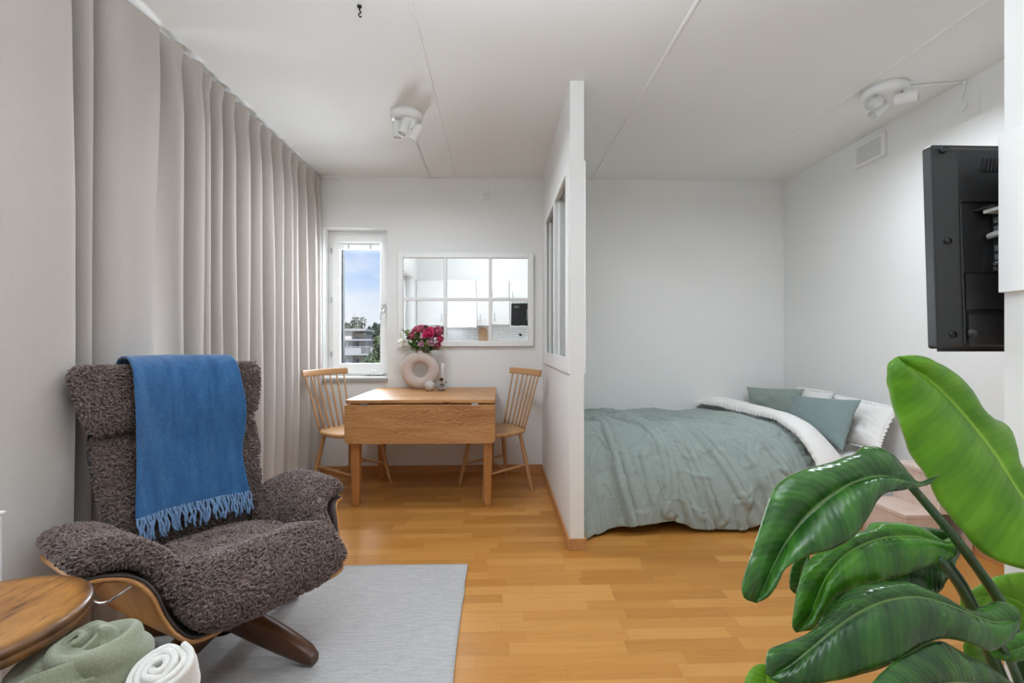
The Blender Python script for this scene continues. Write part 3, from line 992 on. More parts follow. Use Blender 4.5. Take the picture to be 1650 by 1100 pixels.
def build_flowers():
    r = random.Random(11)
    root = at(682, 572, 3.79)
    roses = [('rose', 'bright pink rose in the middle of the bouquet', (691, 537), .042, 'pink_petal', (.1, -.9, .5), 3.74),
             ('rose', 'muted pink rose at the upper right of the bouquet', (705, 534), .037, 'rose_petal', (.5, -.7, .6), 3.76),
             ('rose', 'small vivid pink rose at the far right of the bouquet', (708, 546), .026, 'pink_petal', (.8, -.6, .2), 3.76),
             ('rose', 'dusky rose at the lower right of the bouquet', (704, 557), .029, 'rose_petal', (.5, -.8, -.2), 3.75),
             ('rose', 'reddish rose at the top of the bouquet', (675, 531), .040, 'rose_petal', (-.2, -.5, .85), 3.80),
             ('rose', 'dusky rose beside the white lily', (663, 541), .031, 'rose_petal', (-.6, -.6, .5), 3.79),
             ('carnation', 'pale mauve carnation at the centre right of the bouquet', (695, 551), .027, 'pale_petal', (.1, -1, .1), 3.73),
             ('carnation', 'pale mauve carnation low in the bouquet above the vase neck', (679, 554), .021, 'pale_petal', (-.1, -1, .2), 3.74),
             ('carnation', 'small pale pink carnation behind the bright pink rose', (684, 541), .026, 'pale_petal', (-.3, -.8, .4), 3.77)]
    for nm, lb, (px, py), rad, mt, ax, d in roses:
        rose(nm, lb, at(px, py, d), ax, rad, M[mt], root, r)
    # lily
    h = at(657, 549, 3.77)
    t = thing('lily', 'white lily at the left of the bouquet', 'flower', tuple(h), group='flowers in the ring vase')
    ax = np.array((-.85, -.45, .1)); ax /= np.linalg.norm(ax)
    e1 = np.cross(ax, (0, 0, 1)); e1 /= np.linalg.norm(e1); e2 = np.cross(ax, e1)
    b = MB()
    for k in range(9):
        a = k * 2 * PI / 6 + (.5 if k >= 6 else 0)
        o = math.cos(a) * e1 + math.sin(a) * e2
        petal(b, ax * .0, ax * (.9 if k < 6 else 1.3) + o * .62, ax, .100 if k < 6 else .08, .020, -.5 if k < 6 else .2, 5, 7, .2, .05)
    b.build('bloom', M['white_petal'], t, smooth=True, solid=.0008)
    s = MB()
    s.tube(spline([(0, 0, 0), (root - h) * .5 - ax * .02, root - h], 9), .0028, 6)
    for k in range(5):
        a = k * 1.3
        o = math.cos(a) * e1 + math.sin(a) * e2
        petal(s, -ax * .006, ax * 1.0 + o * .45, ax, .05, .007, .1, 3, 5, .3, .05)
    s.build('stem', M['flower_green'], t, smooth=True)
    # greenery
    sp = [('green sprig standing tall in the middle of the bouquet', (672, 540), 'flower_olive', 3.81), ('dark leafy sprig leaning left under the lily', (661, 556), 'flower_green', 3.77),
          ('leafy green sprig spilling over the right of the vase neck', (702, 562), 'flower_green', 3.74), ('leafy green sprig spilling over the left of the vase neck', (671, 561), 'flower_green', 3.75),
          ('olive sprig behind the bright pink rose', (687, 533), 'flower_olive', 3.82), ('slim leafy sprig between the pale carnations', (688, 557), 'flower_olive', 3.73),
          ('slim green sprig rising at the upper left of the bouquet', (654, 537), 'flower_olive', 3.80)]
    for lb, (px, py), mt, d in sp:
        tip = at(px, py, d)
        t = thing('leafy_sprig', lb, 'foliage', tuple(root), group='greenery in the ring vase')
        rel = tip - root
        P = spline([(0, 0, 0), rel * .5 + (0, 0, .012), rel], 12)
        MB().tube(P, .0018, 5).build('stem', M['flower_green'], t, smooth=True)
        L = MB()
        for k in range(24):
            q = P[min(11, 3 + int(k * 8 / 23))]
            d2 = rel / np.linalg.norm(rel) * .7 + np.array((r.uniform(-1, 1), r.uniform(-1, .5), r.uniform(-.6, .9)))
            petal(L, q, d2, (0, -.3, 1), r.uniform(.036, .058), r.uniform(.009, .015), r.uniform(-.6, .5), 3, 5, .2, .05)
        L.build('leaf', M[mt], t, smooth=True, solid=.0006)
    # thin dry grasses arching out
    for lb, P in (('thin grey grass blade arching left out of the vase', [(672, 565), (662, 563), (652, 565), (648, 568)]), ('thin brown grass blade arching right out of the vase', [(692, 563), (706, 561), (716, 566)])):
        Q = np.array([at(x, y, 3.775) for x, y in P])
        o = MB().tube(spline(Q, 12), np.linspace(.0022, .0008, 12), 5).build('grass_blade', M['flower_olive'], smooth=True)
        tag(o, lb, 'foliage', 'greenery in the ring vase')


build_flowers()

# little vases and candle
o = MB().lathe([(.004, 0), (.022, .0), (.034, .010), (.041, .026), (.0405, .036), (.042, .040), (.0395, .045), (.040, .050), (.034, .062), (.022, .071), (.016, .073), (.0165, .080), (.014, .081), (.012, .072), (.003, .07)],
               (0, 0, 0)).build('bud_vase', M['grey_ceramic'], smooth=True)
o.location = (-.520, 3.655, TZ)
tag(o, 'small round grey ceramic bud vase in front of the ring vase', 'vase')
j = thing('bud_vase', 'small clear glass bud vase with a dried flower, beside the round grey one', 'vase', (-.430, 3.665, TZ))
MB().lathe([(.003, .001), (.030, .001), (.034, .010), (.033, .026), (.020, .036), (.015, .040), (.0155, .052), (.013, .052), (.0128, .040), (.018, .033), (.030, .024), (.031, .010), (.028, .006), (.003, .006)]).build('body', M['bottle_glass'], j, smooth=True)
d = thing('dried_flower', 'dried brown flower sticking out of the clear glass bud vase', 'flower', (-.430, 3.665, TZ + .012))
MB().tube(spline([(0, 0, 0), (.002, 0, .035), (-.002, -.002, .07)], 8), .0013, 5).build('stem', M['dried_brown'], d)
b = MB()
rr = random.Random(5)
for k in range(22):
    petal(b, (-.002, -.002, .068), (rr.uniform(-1, 1), rr.uniform(-1, 1), rr.uniform(-.3, 1)), (0, 0, 1), .024, .006, .4, 3, 4)
b.build('bloom', M['dried_brown'], d, smooth=True)
b = MB()
b.tube([(0, 0, .01), (.02, -.002, .035), (.035, 0, .05)], .0009, 5).ball((.036, 0, .052), .0055, 8)
b.build('side_bud', M['dried_brown'], d, smooth=True)
c = thing('taper_candle', 'tall white taper candle behind the small bud vases', 'candle', (-.440, 3.825, TZ))
MB().lathe([(.002, 0), (.034, 0), (.034, .006), (.018, .012), (.014, .030), (.016, .034), (.0125, .034), (.0125, .02), (.002, .02)]).build('holder', M['bottle_glass'], c, smooth=True)
MB().lathe([(.002, .021), (.0115, .021), (.0112, .20), (.008, .206), (.001, .207)]).build('wax', M['candle_wax'], c, smooth=True)
MB().cyl((0, 0, .205), (0, 0, .216), .0008, n=6).build('wick', M['dried_brown'], c)


# ================================================================== rug
def build_rug():
    x0, x1, y0, y1 = -1.30, -.142, .22, 2.312
    n, m = 60, 90
    xs = np.linspace(x0, x1, n); ys = np.linspace(y0, y1, m)
    X, Y = np.meshgrid(xs, ys)
    ex = vnoise(Y * 9, X * 0, 2) * .003
    Z = .0115 + .0012 * vnoise(X * 6, Y * 6, 4)
    X = X + ex * (np.abs(X - (x0 + x1) / 2) > .55)
    Y = Y + vnoise(X * 9, Y * 0 + 1, 3) * .003 * ((Y > 2.28) | (Y < .25))
    G = np.stack([X, Y, Z], 2)
    o = MB().grid(G).build('rug', M['rug_wool'], smooth=True, solid=-.009)
    tag(o, 'off-white flat-woven rug under the brown armchair', 'rug')
build_rug()


# ================================================================== sheepskin armchair
def cushion_grids(P, T, nu=40, nv=40, k=.12, p=4.0, q=2.0):
    """closed pad: returns two grids (front, back) that share their outline"""
    a = np.sin(np.linspace(-PI / 2, PI / 2, nu)); b = np.sin(np.linspace(-PI / 2, PI / 2, nv))
    U, V = np.meshgrid(a, b)
    X = U * np.sqrt(1 - k * V ** 4); Y = V * np.sqrt(1 - k * U ** 4)
    e = np.clip(1 - np.abs(U) ** p, 0, 1) ** (1 / q) * np.clip(1 - np.abs(V) ** p, 0, 1) ** (1 / q)
    return P(X, Y, e * T(X, Y)), P(X, Y, -e * T(X, Y))


def tufts(mb, G, flip, density, h, r, sd, keep=None, mask=None):
    """woolly curls standing on a grid surface"""
    g = np.random.default_rng(sd)
    N = normals(G) * (-1 if flip else 1)
    A = np.linalg.norm(np.cross(G[1:, 1:] - G[:-1, :-1], G[1:, :-1] - G[:-1, 1:]), axis=2) / 2
    if mask is not None:
        A = A * mask[:-1, :-1]
    cnt = int(A.sum() * density)
    idx = g.choice(A.size, cnt, p=(A / A.sum()).ravel())
    j, i = np.unravel_index(idx, A.shape)
    fu, fv = g.random(cnt)[:, None], g.random(cnt)[:, None]
    def bil(Q):
        return (Q[j, i] * (1 - fu) + Q[j, i + 1] * fu) * (1 - fv) + (Q[j + 1, i] * (1 - fu) + Q[j + 1, i + 1] * fu) * fv
    p, n = bil(G), bil(N)
    n /= np.linalg.norm(n, axis=1)[:, None] + 1e-9
    if keep is not None:
        m = keep(p); p, n = p[m], n[m]; cnt = len(p)
    # neighbouring curls lean together
    big = np.stack([vnoise(p[:, 0] * 22, p[:, 1] * 22 + p[:, 2] * 17, sd), vnoise(p[:, 1] * 22 + 5, p[:, 2] * 22 + p[:, 0] * 9, sd + 1), vnoise(p[:, 2] * 22, p[:, 0] * 22, sd + 2)], 1)
    t = big * 1.1 + g.normal(size=(cnt, 3)) * .55 + np.array((0, 0, -.35))
    t -= n * (t * n).sum(1)[:, None]
    t /= np.linalg.norm(t, axis=1)[:, None] + 1e-9
    s = np.cross(n, t)
    hh = (h * g.uniform(.7, 1.3, cnt))[:, None]
    rr = (r * g.uniform(.75, 1.25, cnt))[:, None]
    C = [p - n * .003, p + n * hh * .55 + t * hh * .15, p + n * hh * .95 + t * hh * .55, p + n * hh * .80 + t * hh * 1.05]
    W = [.75, 1.0, .85, .30]
    ax = [t, t * .7 - n * .3, t * .1 - n * .9, -n]
    V = np.zeros((cnt, 4, 3, 3))
    for k in range(4):
        for q in range(3):
            a = q * 2 * PI / 3 + .5
            V[:, k, q] = C[k] + rr * W[k] * (math.cos(a) * s + math.sin(a) * ax[k])
    base = (np.arange(cnt) * 12)[:, None]
    F = []
    for k in range(3):
        for q in range(3):
            F.append(base + np.array([[k * 3 + q, k * 3 + (q + 1) % 3, (k + 1) * 3 + (q + 1) % 3, (k + 1) * 3 + q]]))
    Fq = np.concatenate(F)
    tip = base + np.array([[9, 10, 11]])
    mb.add(V.reshape(-1, 3), Fq.tolist() + tip.tolist())
    return mb


def smooth01(x):
    x = np.clip(x, 0, 1)
    return x * x * (3 - 2 * x)


def build_armchair():
    t = thing('armchair', 'brown sheepskin lounge armchair with plywood shell on a swivel base, on the white rug', 'armchair', (-.97, 1.69, .0125), R(55))
    sk = M['sheepskin']
    TILT = .16

    def pad(name, P, T, dens, nu=40, nv=40, k=.12, p=4., q=2., h=.0095, r=.0034, sd=1, keep=None, bumpy=.004, rim=None):
        A, B = cushion_grids(P, T, nu, nv, k, p, q)
        for Q, sg in ((A, 1), (B, -1)):
            nn = normals(Q)
            Q += nn * (vnoise(Q[..., 0] * 16 + sd, Q[..., 1] * 16 + Q[..., 2] * 13, sd) * bumpy)[..., None]
            w = np.ones(Q.shape[:2]); w[0] = w[-1] = 0; w[:, 0] = w[:, -1] = 0
        B[0], B[-1], B[:, 0], B[:, -1] = A[0], A[-1], A[:, 0], A[:, -1]
        mb = MB()
        c = (A + B).reshape(-1, 3).mean(0) / 2
        for Q in (A, B):
            nn = normals(Q)
            mid = Q[Q.shape[0] // 2, Q.shape[1] // 2]; om = (B if Q is A else A)[Q.shape[0] // 2, Q.shape[1] // 2]
            fl = np.dot(nn[Q.shape[0] // 2, Q.shape[1] // 2], mid - om) < 0
            mb.grid(Q, uv=False, flip=fl)
            mk = None
            if Q is B and rim is not None:
                a_ = np.sin(np.linspace(-PI / 2, PI / 2, nu)); b_ = np.sin(np.linspace(-PI / 2, PI / 2, nv))
                UU, VV = np.meshgrid(a_, b_)
                mk = rim(UU, VV).astype(float)
            if Q is A or keep is not None or rim is not None:
                tufts(mb, Q, fl, dens, h, r, sd + (0 if Q is A else 50), None if Q is A else keep, mk)
        mb.UV = [u * 0 for u in mb.UV]
        return mb.build(name, sk, t, smooth=True)

    # seat: thick pad with a full rolled front
    def Pseat(x, y, o):
        b = .055 + .340 * y                      # forward
        a = (.222 + .030 * smooth01((b - .12) / .16)) * x
        z = .335 + TILT * b - .050 * smooth01((y - .50) / .50) - .012 * (1 - x * x) * (1 - y * y)
        return np.stack([a, -(b + .02 * np.abs(o) * (y > .9)), z + o * (1 + 0 * b)], -1)
    pad('seat', Pseat, lambda x, y: .066 + .030 * smooth01((y - .1) / .8), 26000, 54, 64, .16, 5., 2.2, sd=3, keep=lambda p: p[:, 1] < -.20)

    # armrests: continuous with the seat at the inside, flaring up and out
    sec = arcspline([(.222, .315), (.236, .370), (.251, .425), (.286, .468), (.345, .486), (.422, .486)], 60)
    for sg in (-1, 1):
        def Parm(x, y, o, sg=sg):
            s = (x + 1) / 2
            i = s * 59; i0 = np.clip(i.astype(int), 0, 58); f = i - i0
            a = sec[i0, 0] * (1 - f) + sec[i0 + 1, 0] * f; z = sec[i0, 1] * (1 - f) + sec[i0 + 1, 1] * f
            da = sec[i0 + 1, 0] - sec[i0, 0]; dz = sec[i0 + 1, 1] - sec[i0, 1]; L = np.hypot(da, dz)
            na, nzz = -dz / L, da / L           # towards the sitter / up
            b0 = -.27 + .02 * s; b1 = .345 - .42 * s + .18 * s * s
            b = b0 + (b1 - b0) * (y + 1) / 2
            a = a + na * o; z = z + nzz * o + TILT * b * (1 - .85 * s)
            return np.stack([sg * a, -b, z], -1)
        pad('armrest', Parm, lambda x, y: .030 + .010 * smooth01((x + .2) / 1.2), 26000, 40, 48, .07, 8., 2., sd=7 + sg, rim=lambda u, v: (u > .55) | (v > .55) | (v < -.8))

    # backrest and headrest
    def Pback(x, y, o):
        w = .268 + .018 * y
        z = .550 + .222 * y
        bm = -.270 - .058 * (y + 1) + .055 * x * x
        return np.stack([w * x, -(bm + o), z + .25 * o], -1)
    pad('backrest', Pback, lambda x, y: .047 + 0 * x, 26000, 44, 44, .10, 6., 2., sd=13)

    def Phead(x, y, o):
        z = .884 + .113 * y + .010 * x * x
        bm = -.392 + .105 * x * x - .03 * y
        w = .298 + .022 * y
        return np.stack([w * x - .022, -(bm + o), z + .25 * o], -1)
    pad('headrest', Phead, lambda x, y: .055 + 0 * x, 26000, 48, 30, .10, 4.5, 2., sd=17, keep=lambda p: p[:, 2] > .80)

    # upholstered dark back panel behind the sheepskin
    A, B = cushion_grids(lambda x, y, o: np.stack([(.262 + .03 * y) * x, .270 + .058 * (y + 1) - .055 * x * x + .058 + o, .555 + .225 * y], -1), lambda x, y: .022 + 0 * x, 24, 24, .14)
    MB().grid(A).grid(B, flip=True).build('back_panel', M['chair_piping'], t, smooth=True)
    MB().box(-.05, .05, .395, .42, .68, .86).build('headrest_bracket', M['black_metal'], t, bevel=.006)
    # bent plywood shell
    ss = arcspline([(0, .212), (.13, .213), (.205, .217), (.252, .240), (.278, .300), (.295, .370), (.322, .416), (.368, .434), (.416, .436)], 30)
    full = np.vstack([ss[::-1] * (-1, 1), ss[1:]])
    m = 16
    G = np.zeros((m, len(full), 3))
    for q in range(m):
        f = q / (m - 1)
        u = np.abs(full[:, 0]) / .42
        sp = np.clip((np.abs(full[:, 0]) - .25) / .17, 0, 1)
        b0 = -.262; b1 = .335 - .40 * sp + .17 * sp * sp
        b = b0 + (b1 - b0) * f
        G[q] = np.stack([full[:, 0], -b, full[:, 1] + .19 * b * (1 - .80 * u ** 2)], 1)
    sh = MB().grid(G).build('shell', M['teak_ply'], t, smooth=True, solid=.013)
    # dark upholstery edge between wool and plywood
    G2 = G.copy(); G2[:, :, 2] += .009; G2[:, :, 1] -= .002; G2[:, :, 0] *= .98
    MB().grid(G2 * (1.0, 1, 1)).build('shell_lining', M['brown_piping'], t, smooth=True, solid=.007)
    # recline lever: bent steel wire on the outside of the near arm
    P = spline([(-.300, -.13, .405), (-.320, -.128, .395), (-.362, -.110, .372), (-.366, -.01, .360), (-.340, .02, .368), (-.300, .035, .385)], 24)
    MB().tube(P, .0042, 8).build('lever', M['chrome'], t, smooth=True)
    # swivel column and four bentwood legs
    MB().lathe([(.002, .075), (.045, .075), (.05, .09), (.046, .14), (.030, .15), (.028, .20), (.09, .205), (.09, .218), (.002, .218)], (0, 0, 0)).build('swivel_column', M['black_metal'], t, auto=40)
    for a in (R(-69), R(18), R(111), R(195)):
        c, s = math.cos(a), math.sin(a)
        k = np.linspace(0, 1, 14)
        G = []
        for f in k:
            r = .02 + .345 * f
            top = .165 - .045 * f - .075 * f ** 2.2
            bot = .085 * (1 - f) ** 1.3 + .004
            hw = .034 - .008 * f
            if f > .93: hw *= .8; top -= .008
            ring = []
            for q in np.linspace(0, 2 * PI, 12, endpoint=False):
                x = np.sign(math.cos(q)) * abs(math.cos(q)) ** .5 * hw
                z = (top + bot) / 2 + np.sign(math.sin(q)) * abs(math.sin(q)) ** .5 * (top - bot) / 2
                ring.append((r * c - x * s, r * s + x * c, z))
            G.append(ring)
        b = MB().grid(np.array(G), closed_u=True)
        b.F.append(tuple(range(12))); b.F.append(tuple(13 * 12 + i for i in range(12))[::-1])
        b.build('leg', M['walnut'], t, auto=50)
    return t


arm = build_armchair()


# ================================================================== blue throw over the headrest
def build_throw():
    t = thing('throw_blanket', 'blue woven throw with pale fringe draped over the armchair headrest', 'blanket', (-.97, 1.69, .0125), R(55))
    path = arcspline([(-.490, .89), (-.492, .92), (-.491, .955), (-.480, .997), (-.440, 1.034), (-.382, 1.034), (-.318, .994), (-.290, .905), (-.280, .82), (-.284, .765), (-.282, .715), (-.262, .60), (-.232, .478)], 90)
    n = 60
    G = np.zeros((90, n, 3))
    v = np.linspace(0, 1, 90)
    u = np.linspace(-1, 1, n)
    for j in range(90):
        b, z = path[j]
        low = smooth01((v[j] - .62) / .38)
        a0 = -.172 - .024 * low + .005 * math.sin(v[j] * 9); a1 = .186 + .006 * low + .005 * math.sin(v[j] * 13)
        a = a0 + (a1 - a0) * (u + 1) / 2
        front = smooth01((v[j] - .17) / .11)
        cur = (.105 * ((a + .022) / .288) ** 2) * front * (1 - smooth01((v[j] - .66) / .14)) + .055 * (a / .26) ** 2 * smooth01((v[j] - .66) / .14)
        fold = front * (.006 * vnoise(a * 17, np.full(n, z * 2.0), 4) + .004 * vnoise(a * 38, np.full(n, z * 3.0), 6)) + .003 * np.sin(a * 30 + z * 4) * front
        G[j] = np.stack([a, -(b + cur + np.abs(fold) + .002), z + (.004 * vnoise(a * 14, np.full(n, 1.), 2)) * (1 - front) + .006 * vnoise(a * 7, np.full(n, 3.), 9) * low], 1)
    MB().grid(G).build('cloth', M['blue_wool'], t, smooth=True, solid=.010, sub=1)
    r = random.Random(3)
    f = MB()
    end = G[-1]
    for k in range(46):
        i = (k + .5) / 46 * (n - 1)
        i0 = int(i); q = end[i0] * (1 - (i - i0)) + end[min(n - 1, i0 + 1)] * (i - i0)
        q = q + np.array((0, -.002, 0))
        L = r.uniform(.052, .082)
        dx = r.uniform(-.014, .012)
        m = 12
        tt = np.linspace(0, 1, m)
        ph = r.uniform(0, 6)
        P = np.stack([q[0] + dx * tt ** 1.4 + .0025 * np.sin(tt * 9 + ph), q[1] - .012 * np.sin(tt * 2.0) - .018 * tt - r.uniform(0, .010) * tt, q[2] + .006 - (L + .006) * tt], 1)
        f.tube(P, .0040 + .0009 * np.sin(tt * 30 + ph), 6)
    f.build('fringe', M['blue_fringe'], t, smooth=True)


build_throw()


# ================================================================== worn stool
def build_stool():
    t = thing('stool', 'worn dark wooden stool with a round top, left of the brown armchair', 'stool', (-1.10, 1.0, .0128), R(0))
    MB().lathe([(.002, .5165), (.10, .5165), (.165, .5185), (.188, .519), (.197, .5155), (.201, .508), (.198, .501), (.1955, .4995), (.199, .497), (.199, .486), (.192, .479), (.17, .477), (.002, .477)], n=64).build('top', M['worn_wood'], t, smooth=True)
    for k in range(4):
        a = R(45 + 90 * k)
        p = np.array((math.cos(a) * .140, math.sin(a) * .140, .478)); q = np.array((math.cos(a) * .185, math.sin(a) * .185, 0))
        f = np.linspace(0, 1, 9)[:, None]
        MB().tube(p + (q - p) * f, np.interp(f[:, 0], [0, .3, 1], [.019, .021, .014]), 14).build('leg', M['dark_stain'], t, auto=40)
    for k in range(4):
        z = .375 if k % 2 == 0 else .30
        r_ = .140 + (.478 - z) / .478 * .045
        a, b = R(45 + 90 * k), R(135 + 90 * k)
        MB().cyl((math.cos(a) * r_, math.sin(a) * r_, z), (math.cos(b) * r_, math.sin(b) * r_, z), .0095, n=10).build('stretcher', M['dark_stain'], t, auto=40)


build_stool()


# ================================================================== rolled blankets in a basket
def build_rolls():
    k = thing('basket', 'wicker basket holding the rolled blankets beside the stool', 'basket', (-.800, .995, .0125))
    MB().lathe([(.002, .006), (.115, .006), (.128, .02), (.140, .20), (.147, .33), (.151, .335), (.149, .342), (.142, .335), (.133, .20), (.120, .03), (.002, .016)], n=48).build('body', M['basket_wicker'], k, smooth=True)
    # green: a long scarf coiled into a mound
    m, n = 170, 26
    G = np.zeros((m, n, 3))
    for i in range(m):
        f = i / (m - 1)
        a = R(-120) - f * 2 * PI * 1.75
        rr = .088 * (1 - f) ** .75 + .006
        z = .414 + .060 * f ** .9
        c = np.array((-.852 + rr * math.cos(a), 1.01 + rr * math.sin(a) * .85, z))
        rad = .049 - .022 * f
        tn = np.array((math.sin(a), -math.cos(a), .15)); tn /= np.linalg.norm(tn)
        e1 = np.array((math.cos(a), math.sin(a), .0)); e2 = np.cross(tn, e1)
        for j in range(n):
            b = 2 * PI * j / n
            w = rad * (1 + .16 * math.sin(3 * b + f * 10) + .10 * math.sin(5 * b - f * 17) + .12 * nz(f * 9, math.cos(b) * 1.5, math.sin(b) * 1.5))
            G[i, j] = c + w * (math.cos(b) * e1 * .85 + math.sin(b) * e2 * 1.15)
    b = MB().grid(G, closed_u=True)
    b.F.append(tuple((m - 1) * n + i for i in range(n)))
    s = b
    # loose tail thrown over the coil towards the cream roll
    tail = arcspline([(-.93, .93, .40), (-.90, .90, .455), (-.84, .92, .475), (-.81, .97, .462), (-.795, 1.04, .44), (-.79, 1.09, .40)], 40)
    G = np.zeros((40, 22, 3))
    for i in range(40):
        w = .040 + .012 * math.sin(i * .15)
        for j in range(22):
            u = j / 21 * 2 - 1
            fold = .010 * math.sin(u * 7 + i * .06) + .006 * nz(u * 3, i * .1, 3)
            G[i, j] = tail[i] + np.array((-.25, .75, .25)) * w * u * 1.3 + np.array((.1, -.2, 1)) * (fold - .018 * u * u)
    b.grid(G)
    # knotted swirl on top of the bundle
    ax = np.array((-.10, -.45, .88)); ax /= np.linalg.norm(ax)
    e1 = np.cross(ax, (0, 1, 0)); e1 /= np.linalg.norm(e1); e2 = np.cross(ax, e1)
    m, n = 90, 12
    G = np.zeros((n, m, 3))
    for i in range(m):
        f = i / (m - 1)
        a = f * 2 * PI * 1.7 + 2.2
        rr = .008 + .040 * f
        for j in range(n):
            q = j / (n - 1)
            wob = 1 + .16 * math.sin(2 * a + .3) * f + .12 * nz(a * .8, q * 2, 12)
            G[j, i] = np.array((-.870, 1.0, .475)) + ax * (-.05 + .075 * q - .02 * f * q) + rr * wob * (1.25 - .35 * q) * (math.cos(a) * e1 + math.sin(a) * e2 * 1.1)
    S = G
    th = .006
    NN = normals(S)
    b.grid(S + NN * th).grid(S - NN * th, flip=True)
    for k in (0, -1):
        b.grid(np.stack([S[k] + NN[k] * th, S[k] + (ax * .005 if k else 0), S[k] - NN[k] * th]))
    o = b.build('rolled_blanket', M['sage_wool'], smooth=True)
    o.modifiers.new('sub', 'SUBSURF').render_levels = 1
    tag(o, 'sage green wool blanket bundled in a coil beside the stool', 'blanket', 'rolled blankets')
    # cream: a rolled sheet showing its spiral end
    ax = np.array((.10, -.42, .90)); ax /= np.linalg.norm(ax)
    e1 = np.cross(ax, (0, 1, 0)); e1 /= np.linalg.norm(e1); e2 = np.cross(ax, e1)
    c0 = np.array((-.702, 1.0, .405))
    m, n = 200, 14
    G = np.zeros((n, m, 3))
    for i in range(m):
        f = i / (m - 1)
        a = f * 2 * PI * 3.6 + .6
        rr = .008 + .040 * f
        for j in range(n):
            q = j / (n - 1)
            wob = 1 + .12 * math.sin(2 * a + .8) * f + .10 * nz(a * .6, q * 2, 2) + .08 * nz(a * 1.8, q * 4, 7)
            h = -.060 + .095 * q + .012 * nz(a * .7, 1, 5) * q + (1 - f) * .012 * q
            sq = 1.0 - .06 * q * f
            G[j, i] = c0 + ax * h + rr * wob * sq * (math.cos(a) * e1 * 1.05 + math.sin(a) * e2 * 1.25)
    o = MB().grid(G).build('rolled_blanket', M['cream_wool'], smooth=True, solid=.0135)
    mo = o.modifiers.new('round', 'SUBSURF'); mo.levels = mo.render_levels = 1
    tag(o, 'cream white knitted blanket rolled up in a spiral, right of the sage green one', 'blanket', 'rolled blankets')


build_rolls()

# radiator under the kitchen window
rd = thing('radiator', 'white panel radiator at the far left below the window, beside the curtain', 'radiator', (-1.397, .70, .0))
MB().box(.03, .094, -.55, .575, .12, .655).build('panel', M['white_metal'], rd, bevel=.006)
MB().box(.022, .097, -.555, .58, .655, .662).build('top_grille', M['white_metal'], rd, bevel=.002)
MB().box(.0, .03, -.40, -.36, .2, .6).build('bracket', M['white_metal'], rd)
MB().box(.0, .03, .36, .40, .2, .6).build('bracket', M['white_metal'], rd)


# ================================================================== bed
BX0, BX1, BY0, BY1 = .492, 2.488, 2.805, 3.935
DUV = [(3.945, .478), (3.80, .515), (3.55, .532), (3.25, .545), (3.05, .540), (2.93, .510), (2.835, .445), (2.765, .350), (2.722, .245), (2.700, .150), (2.690, .060)]


def build_bed():
    t = thing('bed', 'low single bed with a white mattress, set in the alcove behind the partition', 'bed', ((BX0 + BX1) / 2, (BY0 + BY1) / 2, 0))
    hx, hy = (BX1 - BX0) / 2, (BY1 - BY0) / 2
    MB().box(-hx, hx, -hy + .02, hy, .12, .24).build('bed_frame', M['white_lacquer'], t, bevel=.01)
    for x in (-hx + .06, hx - .06):
        for y in (-hy + .08, hy - .06):
            MB().cyl((x, y, 0), (x, y, .12), .022, .028).build('leg', M['washed_pine'], t, auto=40)
    MB().box(-hx, hx, -hy, hy, .24, .400).build('mattress', M['sheet_cotton'], t, bevel=.045, seg=5)
    # white sheet hanging down along the front
    n = 120
    X = np.linspace(-hx + .01, hx - .02, n)
    rows = []
    for z, dy in ((.396, .10), (.403, .05), (.38, -.002), (.34, -.012), (.25, -.016), (.14, -.02), (.05, -.022)):
        w = (.425 - z) / .38 if z < .42 else 0
        rows.append(np.stack([X, -hy + dy + .010 * w * vnoise(X * 11, X * 0, 3) - .002, z + .012 * vnoise(X * 5, X * 0 + 2, 5) * (z < .1)], 1))
    MB().grid(np.array(rows)).build('sheet', M['sheet_cotton'], t, smooth=True, solid=.003)


build_bed()


